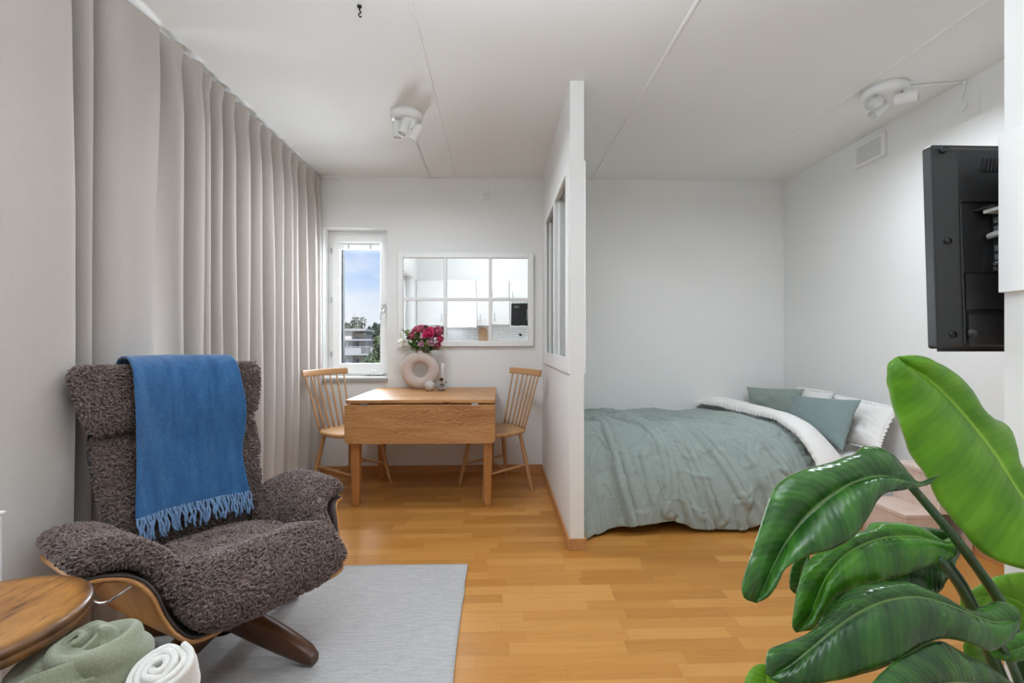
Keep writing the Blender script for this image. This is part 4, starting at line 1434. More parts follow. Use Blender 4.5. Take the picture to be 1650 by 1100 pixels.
def pbd_cloth(P0, N0, stretch_u, stretch_v, iters, pin, Q0, maxd=.075, pull=.00035, bend=.25, xlim=None):
    """relax a slightly too large sheet on its supporting surface, so that it buckles into folds"""
    nv, nu = P0.shape[:2]
    du = np.linalg.norm(np.diff(P0, axis=1), axis=2) * stretch_u[:, :-1]
    dv = np.linalg.norm(np.diff(P0, axis=0), axis=2) * stretch_v[:-1]
    Q = Q0.copy()
    vel = np.zeros_like(Q)
    jj, ii = np.mgrid[0:nv, 0:nu]

    def sets(dj, di, rest, k, compress=1.0):
        """disjoint batches of the edges (j,i)-(j+dj,i+di)"""
        out = []
        step = 2 * max(abs(dj), abs(di), 1)
        J, I = jj[:nv - dj, max(0, -di):nu - max(0, di)], ii[:nv - dj, max(0, -di):nu - max(0, di)]
        key = (J if dj >= abs(di) and dj > 0 else I) % step
        half = step // 2
        for m in (key < half, key >= half):
            a = (J[m] * nu + I[m]); b = ((J[m] + dj) * nu + I[m] + di)
            out.append((a, b, rest[J[m], I[m]] if rest.ndim == 2 else rest, k, compress))
        return out
    full_u = np.zeros((nv, nu)); full_u[:, :-1] = du
    full_v = np.zeros((nv, nu)); full_v[:-1] = dv
    r2u = np.zeros((nv, nu)); r2u[:, :-2] = du[:, :-1] + du[:, 1:]
    r2v = np.zeros((nv, nu)); r2v[:-2] = dv[:-1] + dv[1:]
    r4u = np.zeros((nv, nu)); r4u[:, :-4] = r2u[:, :-4] + r2u[:, 2:-2]
    r4v = np.zeros((nv, nu)); r4v[:-4] = r2v[:-4] + r2v[2:-2]
    sh1 = np.zeros((nv, nu)); sh1[:-1, :-1] = np.hypot(du[:-1], dv[:, :-1])
    sh2 = np.zeros((nv, nu)); sh2[:-1, 1:] = np.hypot(du[:-1], dv[:, 1:])
    B = sets(0, 1, full_u, .9) + sets(1, 0, full_v, .9) + sets(1, 1, sh1, .25) + sets(1, -1, sh2, .25) + sets(0, 2, r2u, bend) + sets(2, 0, r2v, bend) + sets(0, 4, r4u, bend * .35) + sets(4, 0, r4v, bend * .35)
    flat = Q.reshape(-1, 3)
    P0f, N0f, pinf = P0.reshape(-1, 3), N0.reshape(-1, 3), pin.reshape(-1)
    w = np.where(pinf, 0.0, 1.0)
    start = flat.copy()
    for it in range(iters):
        prev = flat.copy()
        flat += vel.reshape(-1, 3) * .90 * w[:, None]
        flat -= N0f * (pull * w)[:, None]
        flat[:, 2] -= .00012 * w
        for (a, b, rest, k, comp) in B:
            d = flat[b] - flat[a]
            L = np.linalg.norm(d, axis=1) + 1e-9
            wa, wb = w[a], w[b]
            ws = wa + wb + 1e-9
            c = (d * ((L - rest) / L * k / ws)[:, None])
            flat[a] += c * wa[:, None]
            flat[b] -= c * wb[:, None]
        off = ((flat - P0f) * N0f).sum(1)
        fix = np.clip(off, 0, maxd) - off
        flat += N0f * fix[:, None]
        if xlim: flat[:, 0] = np.clip(flat[:, 0], *xlim)
        flat[:, 2] = np.maximum(flat[:, 2], .012)
        vel = np.clip(flat - prev, -.004, .004).reshape(Q.shape)
        flat[pinf] = start[pinf]
    return flat.reshape(nv, nu, 3)


def build_duvet():
    nu, nv = 165, 190
    path = arcspline(DUV, nv)
    v = np.linspace(0, 1, nv)
    L = np.concatenate([[0], np.cumsum(np.linalg.norm(np.diff(path, axis=0), axis=1))])
    P = np.zeros((nv, nu, 3))
    u = np.linspace(0, 1, nu)
    for j in range(nv):
        xe = 1.755 + .135 * smooth01((L[j] - .0) / .9) + .05 * smooth01((L[j] - .95) / .5)
        x = .479 + (xe - .479) * u
        P[j] = np.stack([x, np.full(nu, path[j, 0]), np.full(nu, path[j, 1])], 1)
    N = normals(P)
    N *= np.sign(N[10, 10, 2])
    S = np.repeat(L[:, None], nu, 1)
    X = P[..., 0]
    front = smooth01((S - .85) / .35)
    # soft uneven filling
    loft = .014 * vnoise(X * 2.6, S * 2.0, 3) + .010 * vnoise(X * 5, S * 3.4, 8)
    P = P + N * (loft + .012)[..., None]
    # hem sags unevenly, lowest against the partition
    sag = (.045 * smooth01((.68 - X) / .18) + .016 + .030 * vnoise(X * 7.5, X * 0, 14)) * front ** 2
    P[..., 2] = np.maximum(P[..., 2] - sag, .014)
    P[..., 1] -= .045 * smooth01((.66 - X) / .16) * front
    # longer creases, as lying in the cloth: diagonal on top, fanning downwards at the front
    Xw = X + .10 * vnoise(X * 2, S * 1.7, 21)
    d1 = vnoise((Xw - .55 * S * (1 - front) - .16 * S * front) * 5.2, S * .9 + .2 * X, 31)
    d2 = vnoise((Xw - .30 * S) * 11.0, S * 1.7, 37)
    init = .055 * np.clip(1 - np.abs(d1) * 3.2, 0, 1) ** 1.5 * (.45 + .55 * front) + .026 * np.clip(1 - np.abs(d2) * 2.6, 0, 1) ** 1.4
    # main folds traced from the way this duvet lies: (x, s) polylines
    main = [([(.70, .75), (.72, 1.0), (.745, 1.25), (.80, 1.55)], .050, .030), ([(.86, .70), (.97, .95), (1.02, 1.2), (1.00, 1.5)], .040, .028),
            ([(1.10, .62), (1.22, .90), (1.36, 1.15), (1.46, 1.40)], .042, .026), ([(1.33, .55), (1.50, .80), (1.64, 1.05), (1.76, 1.30)], .036, .024),
            ([(.62, .45), (.90, .60), (1.2, .72), (1.5, .86)], .022, .030), ([(.9, .30), (1.2, .40), (1.5, .62), (1.72, .86)], .022, .026), ([(1.18, 1.0), (1.22, 1.2), (1.30, 1.5)], .032, .024)]
    for pl, hgt, wd in main:
        q = arcspline(pl, 60)
        dd = np.full(X.shape, 9.0)
        for k in range(60):
            dd = np.minimum(dd, np.hypot(X - q[k, 0], S - q[k, 1]))
        init = np.maximum(init, 1.6 * hgt * np.exp(-(dd / (wd * .75)) ** 2))
    pin = np.zeros((nv, nu), bool)
    pin[0] = True
    su = 1.060 + .040 * front + .012 * vnoise(X * 3, S * 3, 51)
    sv = 1.028 + .012 * vnoise(X * 2, S * 3, 53) + .008 * front
    base = P.copy()
    er = smooth01((np.linspace(0, 1, nu) - .90) / .08)[None, :]
    init = init * (1 - er)
    P = P - N * (.010 * er * np.ones((nv, 1)))[..., None]
    base = P.copy()
    Q0 = P + N * init[..., None]
    # start the sheet in its creases, with rest lengths from the smooth support
    Q = pbd_cloth(base, N, su, sv, 14, pin, Q0, xlim=(.476, 2.2), pull=.00002, bend=.06)
    # frill along the right edge and fine crumpling
    nn = normals(Q)
    nn *= np.sign(nn[10, 10, 2])
    cr1 = np.clip(1 - np.abs(vnoise((Xw - .35 * S) * 13, S * 3.1 + X, 71)) * 5, 0, 1) ** 2
    cr2 = np.clip(1 - np.abs(vnoise((X + .5 * S) * 9, S * 6 - X * 2, 73)) * 6, 0, 1) ** 2
    fine = (.011 * cr1 + .009 * cr2) * (1 - er) + .0016 * vnoise(X * 42, S * 30, 61) + .0022 * vnoise((X - .4 * S) * 30, S * 9, 63)
    Q = Q + nn * fine[..., None]
    e = np.clip((u - .972) / .028, 0, 1)[None, :] * np.ones((nv, 1))
    Q = Q + nn * (e * (.006 + .013 * np.sin(S * 150 + 3 * vnoise(S * 20, S * 0, 5))))[..., None]
    Q[..., 0] += e * .010 * np.sin(S * 97)
    o = MB().grid(Q).build('duvet', M['green_linen'], smooth=True, solid=-.012)
    sm = o.modifiers.new('sub', 'SUBSURF'); sm.levels = sm.render_levels = 1
    tag(o, 'rumpled sage green linen duvet spread over the bed and hanging to the floor', 'duvet')


build_duvet()


def build_white_band():
    """white side folded out between the green duvet and the pillows, falling over the front edge"""
    nu, nv = 60, 170
    base = arcspline([(3.945, .470), (3.80, .500), (3.55, .505), (3.25, .505), (3.05, .500), (2.93, .475), (2.835, .420), (2.765, .340), (2.722, .245), (2.700, .150), (2.690, .045)], nv)
    L = np.concatenate([[0], np.cumsum(np.linalg.norm(np.diff(base, axis=0), axis=1))])
    G = np.zeros((nv, nu, 3))
    T = np.gradient(base, axis=0); T /= np.linalg.norm(T, axis=1)[:, None]
    u = np.linspace(0, 1, nu)
    for j in range(nv):
        ny, nzz = -T[j, 1], T[j, 0]
        if nzz < 0: ny, nzz = -ny, -nzz
        if j and abs(T[j, 1]) > .9: ny, nzz = -1, 0.0
        xe = 1.755 + .135 * smooth01((L[j] - .0) / .9) + .05 * smooth01((L[j] - .95) / .5)
        x0, x1 = xe - .030, xe + .33 - .105 * smooth01((L[j] - .1) / .5) - .02 * smooth01((L[j] - .5) / .6)
        hgt = .118 - .050 * smooth01((L[j] - .9) / .5) + .010 * math.sin(L[j] * 5)
        x = x0 + (x1 - x0) * u
        prof = np.sin(np.pi * np.clip(u, 0, 1) ** .72) ** .75 * hgt + .076 * (1 - u) ** 4
        s = np.full(nu, L[j])
        wr = .006 * vnoise(x * 7, s * 9, 3) + .003 * np.clip(1 - np.abs(vnoise(x * 9, s * 4 + x * 3, 8)) * 3, 0, 1) + .0012 * vnoise(x * 40, s * 40, 5)
        fr = np.clip((.07 - u) / .07, 0, 1) * (.005 + .005 * np.sin(L[j] * 230 + 2 * math.sin(L[j] * 31)))
        d = prof + wr + fr
        G[j] = np.stack([x + np.clip((.05 - u) / .05, 0, 1) * .004 * math.sin(L[j] * 160), base[j, 0] + ny * d, np.maximum(base[j, 1] + nzz * d, .02)], 1)
    o = MB().grid(G).build('folded_duvet', M['white_linen'], smooth=True, solid=-.006)
    sm = o.modifiers.new('sub', 'SUBSURF'); sm.levels = sm.render_levels = 1
    tag(o, 'white frilled duvet folded in a puffy band between the green duvet and the pillows', 'duvet')


build_white_band()


def pillow(label, TL, TR, BL, BR, thick, mat, seed, frill=0.0, dent=.35):
    """cushion between four corner points"""
    TL, TR, BL, BR = [np.asarray(k, float) for k in (TL, TR, BL, BR)]
    n = np.cross(TR - TL, BL - TL); n /= np.linalg.norm(n)
    m = 72
    a = np.sin(np.linspace(-PI / 2, PI / 2, m))
    U, V = np.meshgrid(a, a)
    # concave sides between pointed corners
    X = U * (1 - .085 * (1 - np.abs(V) ** 2.0)); Y = V * (1 - .085 * (1 - np.abs(U) ** 2.0))
    s, t = (X + 1) / 2, (1 - Y) / 2
    mid = ((TL * (1 - s[..., None]) + TR * s[..., None]) * (1 - t[..., None]) + (BL * (1 - s[..., None]) + BR * s[..., None]) * t[..., None])
    e = (np.clip(1 - U ** 2, 0, 1) * np.clip(1 - V ** 2, 0, 1)) ** .55
    r = np.hypot(U, V)
    ang = np.arctan2(V, U)
    fold = np.clip(1 - np.abs(vnoise(ang * 3.2, r * 1.2, seed)) * 3, 0, 1) * .022 * np.clip(r - .35, 0, 1) * np.clip(1.25 - r, 0, 1) * 2.2
    soft = .012 * vnoise(U * 1.8, V * 1.8, seed + 2) + .0035 * vnoise(U * 6 + V * 3, V * 5, seed + 5)
    A = mid + n * ((e * thick / 2 * (1 + dent * .2 * vnoise(U * 1.2, V * 1.2, seed + 7)) + (soft + fold) * e ** .5))[..., None]
    B = mid - n * ((e * thick / 2 + soft * e))[..., None]
    B[0], B[-1], B[:, 0], B[:, -1] = A[0], A[-1], A[:, 0], A[:, -1]
    b = MB().grid(A).grid(B, flip=True)
    o = b.build('pillow', M[mat], smooth=True)
    tag(o, label, 'pillow', 'pillows at the head of the bed')
    if frill:
        edge = np.concatenate([A[0], A[1:, -1], A[-1, ::-1][1:], A[::-1, 0][1:]])
        c = mid.reshape(-1, 3).mean(0)
        k = 400
        Ls = np.concatenate([[0], np.cumsum(np.linalg.norm(np.diff(edge, axis=0), axis=1))])
        tt = np.linspace(0, Ls[-1], k)
        E = np.stack([np.interp(tt, Ls, edge[:, q]) for q in range(3)], 1)
        out = E - c; out -= n * (out @ n)[:, None]; out /= np.linalg.norm(out, axis=1)[:, None]
        rows = []
        for f in (-.1, .4, 1.0):
            rows.append(E + out * (frill * f) + n * (f * .005 * np.sin(tt * 260 + 3 * np.sin(tt * 23)) * (1 if f > 0 else 0))[:, None])
        MB().grid(np.array(rows)).build('frill', M[mat], o, smooth=True, solid=.0015)
    return o


pillow('sage green pillow at the back of the bed, leaning into the corner of the alcove', (2.13, 3.90, .725), (2.37, 3.50, .745), (2.095, 3.82, .525), (2.27, 3.45, .525), .17, 'green_linen_shade', 3)
pillow('white frilled pillow at the back of the bed, behind the sage green ones', (2.44, 3.70, .735), (2.458, 3.32, .735), (2.36, 3.66, .46), (2.36, 3.36, .46), .12, 'white_linen', 9, .022)
pillow('white frilled pillow nearest the front edge of the bed, at the right wall', (2.435, 3.26, .725), (2.455, 2.78, .700), (2.275, 3.22, .445), (2.305, 2.74, .450), .11, 'white_linen', 14, .022)
pillow('sage green pillow at the front, leaning on the white frilled pillow', (2.232, 3.44, .710), (2.300, 2.86, .742), (2.125, 3.36, .470), (2.135, 2.80, .435), .16, 'green_linen_pillow', 21)


# ================================================================== step stool used as bedside table
def build_steps():
    t = thing('step_stool', 'pale washed wooden step stool with two steps, beside the head of the bed', 'step stool', (2.31, 2.48, 0))
    m = M['washed_pine']
    x0, xm, x1, y0, y1 = -.185, -.005, .172, -.135, .150
    MB().box(x0 - .008, xm, y0 - .004, y1 + .004, .190, .210).build('step', m, t, bevel=.002)
    MB().box(xm - .008, x1, y0 - .004, y1 + .004, .400, .420).build('step', m, t, bevel=.002)
    for p in ((x0, xm, y0, y0 + .018, 0, .19), (x0, xm, y1 - .018, y1, 0, .19), (xm, x1, y0, y0 + .018, .21, .40), (xm, x1, y1 - .018, y1, .0, .40)):
        MB().box(*p).build('side_panel', m, t, bevel=.0015)
    for p in ((x0, x0 + .018, y0 + .018, y1 - .018, 0, .19), (xm, xm + .018, y0 + .018, y1 - .018, .0, .40)):
        MB().box(*p).build('riser', m, t, bevel=.0015)
    MB().box(x1 - .03, x1, y0, y0 + .03, 0, .21).build('leg', m, t, bevel=.0015)


build_steps()


# ================================================================== bird-of-paradise plant
POT = np.array((1.085, .86, 0.0))


def build_plant():
    t = thing('potted_plant', 'large glossy green plant with paddle-shaped leaves in the right foreground', 'plant', tuple(POT))
    pot = MB().lathe([(.002, 0), (.12, 0), (.128, .01), (.150, .26), (.153, .275), (.146, .278), (.140, .25), (.002, .25)], n=48).build('pot', M['pot_ceramic'], t, smooth=True)
    MB().lathe([(.001, .245), (.08, .248), (.139, .24)], n=32).build('soil', M['soil'], t, smooth=True)

    def W(pts):
        return np.array([at(x, y, d) for x, y, d in pts]) - POT

    def leaf(A, Mi, B, mat, bulge=.018, ripple=.004, sd=1, nv=90, nu=25):
        a, m, b = [arcspline(W(k), nv) for k in (A, Mi, B)]
        G = np.zeros((nv, nu, 3))
        cen = (a + m + b).mean(0) / 3
        un = np.linspace(0, 1, nu)
        N = np.cross(np.gradient(m, axis=0), b - a); N /= np.linalg.norm(N, axis=1)[:, None] + 1e-9
        view = np.array((0, 0, CAM_H)) - POT - m.mean(0)
        if (N @ view).mean() < 0: N = -N
        v = np.linspace(0, 1, nv)
        for i, u in enumerate(un):
            if u <= .5:
                q = u * 2; P = a + (m - a) * q; k = 4 * q * (1 - q)
            else:
                q = u * 2 - 1; P = m + (b - m) * q; k = 4 * q * (1 - q)
            e = abs(u - .5) * 2
            w = np.linalg.norm(b - a, axis=1)
            rp = ripple * e ** 2 * (vnoise(v * 11 + (3 if u > .5 else 0), v * 0 + u, sd) + .5 * vnoise(v * 27, v * 0 + (u > .5) * 4, sd + 3))
            G[:, i] = P + N * (bulge * k * np.minimum(1, w / .1) + rp)[:, None]
        o = MB().grid(G).build('leaf', mat, t, smooth=True, solid=.0012)
        return o

    def stalk(pts, r0, r1, mat='petiole'):
        P = arcspline(np.vstack([W(pts)]), 30)
        MB().tube(P, np.linspace(r0, r1, 30), 12).build('leaf_stalk', M[mat], t, smooth=True)

    # big upright leaf, light shining on it
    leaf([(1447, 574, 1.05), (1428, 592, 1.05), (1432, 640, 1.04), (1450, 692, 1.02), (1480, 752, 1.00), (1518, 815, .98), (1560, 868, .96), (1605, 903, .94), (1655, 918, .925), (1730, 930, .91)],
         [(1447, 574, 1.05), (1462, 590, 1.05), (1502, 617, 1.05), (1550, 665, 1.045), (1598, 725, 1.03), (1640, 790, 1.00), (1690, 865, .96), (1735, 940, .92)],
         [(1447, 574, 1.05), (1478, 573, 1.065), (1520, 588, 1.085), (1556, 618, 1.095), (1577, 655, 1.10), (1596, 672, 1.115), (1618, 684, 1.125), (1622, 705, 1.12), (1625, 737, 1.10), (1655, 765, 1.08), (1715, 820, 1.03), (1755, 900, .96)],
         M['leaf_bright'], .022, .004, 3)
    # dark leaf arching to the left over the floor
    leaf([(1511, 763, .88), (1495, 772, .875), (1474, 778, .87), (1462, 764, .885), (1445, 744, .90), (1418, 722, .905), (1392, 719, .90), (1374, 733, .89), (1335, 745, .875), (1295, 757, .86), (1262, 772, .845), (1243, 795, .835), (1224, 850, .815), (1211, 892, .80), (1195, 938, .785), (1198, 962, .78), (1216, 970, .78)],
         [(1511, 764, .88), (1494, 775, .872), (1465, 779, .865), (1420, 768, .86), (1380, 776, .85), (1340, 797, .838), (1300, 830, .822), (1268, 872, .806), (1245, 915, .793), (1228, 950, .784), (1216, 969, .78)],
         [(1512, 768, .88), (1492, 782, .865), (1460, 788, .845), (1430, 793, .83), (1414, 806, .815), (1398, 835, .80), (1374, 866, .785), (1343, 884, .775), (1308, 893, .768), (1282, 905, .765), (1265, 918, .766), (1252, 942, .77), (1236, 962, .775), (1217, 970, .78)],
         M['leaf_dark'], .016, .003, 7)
    # middle leaf
    leaf([(1549, 868, .97), (1538, 862, .975), (1515, 872, .97), (1492, 862, .985), (1465, 846, .995), (1430, 840, .99), (1405, 842, .98), (1394, 853, .97), (1366, 861, .955), (1330, 880, .935), (1302, 905, .915), (1286, 945, .895), (1278, 985, .88), (1275, 1008, .87), (1282, 1018, .868)],
         [(1549, 870, .97), (1530, 876, .96), (1500, 870, .955), (1465, 864, .95), (1415, 868, .935), (1368, 889, .915), (1338, 920, .895), (1318, 960, .88), (1304, 993, .872), (1284, 1018, .868)],
         [(1549, 874, .97), (1545, 890, .95), (1520, 903, .93), (1472, 920, .905), (1422, 937, .885), (1368, 950, .868), (1342, 962, .86), (1326, 990, .858), (1312, 1012, .86), (1300, 1017, .864), (1284, 1019, .868)],
         M['leaf_mid'], .016, .004, 11)
    # darker leaf blade folded behind it
    leaf([(1550, 868, 1.03), (1520, 855, 1.04), (1480, 848, 1.05), (1440, 852, 1.05), (1400, 862, 1.04), (1350, 905, 1.02), (1322, 960, 1.0), (1318, 1010, .98)],
         [(1550, 872, 1.03), (1500, 880, 1.02), (1440, 905, 1.0), (1380, 950, .985), (1340, 985, .975), (1320, 1012, .97)],
         [(1550, 876, 1.03), (1525, 935, .99), (1490, 975, .965), (1440, 985, .955), (1390, 990, .955), (1350, 1005, .96), (1322, 1015, .965)],
         M['leaf_dark'], .014, .004, 13)
    # slim bluish piece between the two
    leaf([(1302, 892, .99), (1284, 900, .99), (1274, 918, .985), (1272, 945, .98), (1280, 956, .98)],
         [(1303, 893, .99), (1292, 915, .985), (1287, 938, .98), (1282, 956, .98)],
         [(1304, 894, .99), (1304, 915, .98), (1297, 938, .978), (1284, 957, .98)], M['leaf_dark'], .006, .001, 15, 40, 13)
    # low large leaf
    leaf([(1642, 990, .83), (1636, 978, .84), (1612, 969, .85), (1590, 973, .85), (1560, 985, .84), (1535, 978, .835), (1502, 957, .84), (1455, 938, .845), (1412, 938, .84), (1368, 952, .83), (1338, 985, .81), (1310, 1015, .79), (1275, 1032, .77), (1243, 1044, .755), (1235, 1058, .745), (1235, 1086, .735)],
         [(1642, 996, .83), (1605, 1003, .82), (1570, 992, .815), (1530, 975, .81), (1480, 962, .805), (1430, 967, .795), (1385, 985, .785), (1345, 1012, .77), (1305, 1045, .755), (1272, 1072, .742), (1240, 1090, .735)],
         [(1643, 1004, .83), (1634, 1026, .81), (1612, 1042, .80), (1592, 1048, .79), (1560, 1037, .785), (1520, 1029, .78), (1492, 1037, .77), (1462, 1054, .755), (1430, 1072, .745), (1390, 1085, .735), (1345, 1096, .728), (1295, 1104, .724), (1260, 1101, .728), (1240, 1092, .735)],
         M['leaf_dark'], .015, .003, 19)
    # dark leaf at the bottom edge
    leaf([(1640, 1105, .80), (1610, 1085, .80), (1575, 1062, .80), (1540, 1044, .795), (1508, 1032, .785), (1470, 1048, .765), (1430, 1072, .74), (1395, 1110, .71)],
         [(1640, 1118, .79), (1590, 1105, .775), (1535, 1100, .755), (1475, 1112, .73), (1420, 1135, .705)],
         [(1640, 1135, .78), (1590, 1160, .75), (1530, 1175, .725), (1470, 1172, .705), (1425, 1150, .70)], M['leaf_dark'], .012, .003, 23)
    # bright leaf at the right edge
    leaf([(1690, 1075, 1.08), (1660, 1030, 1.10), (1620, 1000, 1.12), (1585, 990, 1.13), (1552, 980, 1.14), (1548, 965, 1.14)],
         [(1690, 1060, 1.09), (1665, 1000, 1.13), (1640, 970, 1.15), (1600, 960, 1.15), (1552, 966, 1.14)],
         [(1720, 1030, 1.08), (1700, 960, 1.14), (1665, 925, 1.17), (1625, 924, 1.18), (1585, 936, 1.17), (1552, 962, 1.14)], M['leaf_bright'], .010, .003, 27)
    # dark leaf low at the right edge, pale one below
    leaf([(1700, 1010, .88), (1665, 1008, .88), (1635, 1022, .875), (1605, 1036, .87), (1592, 1045, .868)],
         [(1700, 1035, .87), (1660, 1038, .865), (1625, 1050, .862), (1594, 1047, .866)],
         [(1700, 1062, .86), (1665, 1060, .855), (1635, 1066, .855), (1605, 1060, .86), (1593, 1048, .866)], M['leaf_mid'], .010, .002, 29, 50, 17)
    leaf([(1560, 1015, 1.02), (1552, 1040, 1.01), (1556, 1070, 1.0), (1580, 1110, .98)], [(1565, 1015, 1.03), (1578, 1040, 1.03), (1590, 1070, 1.01), (1600, 1110, .99)],
         [(1575, 1020, 1.04), (1604, 1045, 1.04), (1616, 1075, 1.02), (1622, 1110, 1.0)], M['leaf_bright'], .008, .002, 31, 40, 13)
    # leaf tip at the bottom left of the plant
    leaf([(1238, 1070, .80), (1222, 1070, .80), (1208, 1080, .795), (1200, 1100, .785), (1210, 1125, .775)], [(1240, 1071, .80), (1236, 1090, .79), (1240, 1130, .775)],
         [(1243, 1071, .80), (1262, 1092, .79), (1275, 1130, .775)], M['leaf_bright'], .008, .001, 33, 40, 13)
    # stalks
    s = [(1690, 1330, .94)]
    stalk([(1470, 785, .862), (1500, 820, .905), (1540, 868, .935), (1580, 922, .945), (1618, 982, .945), (1650, 1070, .945), (1672, 1180, .95), (1685, 1330, .955)], .0075, .013)
    stalk([(1512, 900, .925), (1535, 928, .945), (1556, 962, .95), (1578, 1010, .95), (1608, 1090, .95), (1650, 1200, .95), (1678, 1330, .955)], .008, .012)
    stalk([(1528, 905, 1.0), (1548, 932, 1.0), (1566, 965, .995), (1600, 1050, .99), (1660, 1200, .985), (1690, 1330, .975)], .006, .010)
    stalk([(1735, 938, .92), (1745, 1010, .925), (1740, 1120, .93), (1715, 1330, .95)], .009, .014)
    stalk([(1600, 1020, .84), (1625, 1060, .87), (1645, 1110, .89), (1670, 1200, .92), (1690, 1330, .945)], .006, .011)
    stalk([(1640, 1125, .785), (1680, 1180, .86), (1705, 1330, .93)], .006, .010)
    stalk([(1690, 1068, 1.085), (1712, 1140, 1.06), (1715, 1330, .985)], .006, .010)
    stalk([(1240, 1125, .777), (1330, 1150, .80), (1480, 1150, .85), (1600, 1170, .90), (1680, 1345, .94)], .005, .009)
    stalk([(1590, 1108, .985), (1640, 1210, .98), (1690, 1330, .97)], .005, .009)
    stalk([(1702, 1035, .87), (1722, 1120, .90), (1712, 1330, .945)], .005, .009)


build_plant()


# ================================================================== television seen from behind
def build_tv():
    t = thing('television', 'black flat television seen from behind, on the wall at the right', 'television', (1.722, 1.262, 1.380))
    t.rotation_euler = (R(-1.8), 0, 0)
    w, h = .488, .290
    P = M['tv_plastic']
    prism(MB(), round_rect(-w, w, -h, h, .008, 4), .012, .040).build('screen_panel', P, t, bevel=.003)
    # sloping back cover
    V = []
    for (s, y) in ((0.0, .013), (.056, -.004)):
        V += [(-w + .004 + s, y, -h + .005 + s * .25), (w - .004 - s, y, -h + .005 + s * .25), (w - .004 - s, y, h - .005 - s * .25), (-w + .004 + s, y, h - .005 - s * .25)]
    F = [(4, 5, 6, 7)] + [(i, (i + 1) % 4, 4 + (i + 1) % 4, 4 + i) for i in range(4)]
    MB().add(V, F).build('back_cover', P, t, bevel=.004)
    x0 = -.424
    b = MB()
    b.box(x0, -x0, -.0075, -.003, -.080, .119).box(x0 - .003, -x0, -.013, -.003, .119, .125).box(x0 - .004, x0, -.010, -.003, -.283, .119)
    b.build('recess_plate', M['tv_dark'], t, bevel=.0015)
    MB().box(x0 + .003, -x0, -.010, -.003, -.181, -.082).box(x0 + .010, -x0, -.010, -.003, -.280, -.194).build('perforated_grille', M['tv_perforated'], t)
    b = MB()
    for k in range(9):
        b.obox((-.352 + k * .011, -.0045, .226), (.97, 0, -.22), (0, 1, 0), (.22, 0, .97), .0036, .002, .019)
    b.build('vent_slots', M['tv_dark'], t)
    for (x, z) in ((-.462, .272), (-.455, .012), (-.449, -.251)):
        MB().lathe([(.0005, .0), (.0085, .0), (.0095, .003), (.0095, .006), (.0005, .006)], n=16).build('screw', M['microwave_black'], t, smooth=True).matrix_local = Matrix.Translation((x, .0055, z)) @ Matrix.Rotation(R(90), 4, 'X')
    o = MB().lathe([(.0005, .012), (.006, .012), (.008, .007), (.013, .006), (.018, -.004), (.0005, -.004)], n=24).build('cable_boss', M['tv_plastic'], t, smooth=True)
    o.matrix_local = Matrix.Translation((-.404, -.010, -.247)) @ Matrix.Rotation(R(90), 4, 'X')
    # connector column, card and cable
    c = MB().box(-.336, -.285, -.030, -.004, -.078, .106).build('connector_strip', M['tv_dark'], t, bevel=.003)
    for z in (.066, .042, -.012, -.036):
        MB().box(-.3385, -.324, -.0325, -.012, z - .008, z + .008).build('port', M['grey_metal'], c, bevel=.001)
    for z in (-.056, -.070):
        MB().cyl((-.334, -.022, z), (-.350, -.022, z), .006, .005, 14).build('antenna_socket', M['chrome'], c, auto=40)
    MB().box(-.390, -.28, -.058, -.006, .092, .097).build('card_slot', M['tv_dark'], t, bevel=.001)
    MB().box(-.375, -.315, -.0585, -.020, .083, .0915).build('sticker', M['sticker_paper'], t)
    MB().tube(spline([(-.352, -.012, .022), (-.352, -.040, .024), (-.325, -.050, .022), (-.28, -.045, .016), (-.2, -.03, .0)], 20), .0085, 10).build('cable', M['cable_grey'], t, smooth=True)
    b = MB().box(-.06, .06, -.022, -.006, -.06, .06).box(-.04, .04, -.058, -.020, -.025, .025)
    b.build('wall_bracket', M['black_metal'], t, bevel=.003)
    MB().box(-w + .02, w - .02, .016, .034, -h - .008, -h).build('edge_trim', M['tv_dark'], t, bevel=.002)


build_tv()
o = MB().box(1.3385, 1.357, .80, 1.199, 1.240, 1.660).build('wall_panel', M['white_lacquer'], bevel=.002)
tag(o, 'thin flat white panel on the wall end, overlapping the television', 'panel')


# ================================================================== ceiling lights
def spot(t, base, head_dir, head_len=.102, r=.027):
    """a small adjustable spot: knuckle and cylindrical can with its bulb"""
    base = np.asarray(base, float); d = np.asarray(head_dir, float); d /= np.linalg.norm(d)
    can = MB()
    c0 = base + np.array((0, 0, -.042)) - d * head_len * .35
    c1 = c0 + d * head_len
    q = [(0, .55), (.004, .90), (.012, 1.0), (head_len, 1.0), (head_len, .90), (head_len - .012, .88)]
    P = [c0 + d * s for s, k in q]
    e1 = np.cross(d, (0, .3, 1)); e1 /= np.linalg.norm(e1); e2 = np.cross(d, e1)
    th = np.linspace(0, 2 * PI, 24, endpoint=False)
    G = np.array([[p + r * k * (math.cos(a) * e1 + math.sin(a) * e2) for a in th] for p, (s, k) in zip(P, q)])
    can.grid(G, closed_u=True); can.F.append(tuple(range(24))[::-1])
    h = can.build('lamp_head', M['white_metal'], t, auto=35)
    b = MB()
    G = np.array([[c1 - d * (.010 - .004 * k) + r * (.86 - .28 * k) * (math.cos(a) * e1 + math.sin(a) * e2) for a in th] for k in (0, 1, 1.8, 3.0)])
    b.grid(G, closed_u=True)
    b.build('bulb', M['bulb_glass'], h, smooth=True)
    k = MB().cyl(base, base + np.array((0, 0, -.030)), .006, n=10).ball(base + np.array((0, 0, -.033)), .010, 10)
    k.build('knuckle', M['grey_metal'], h, auto=40)


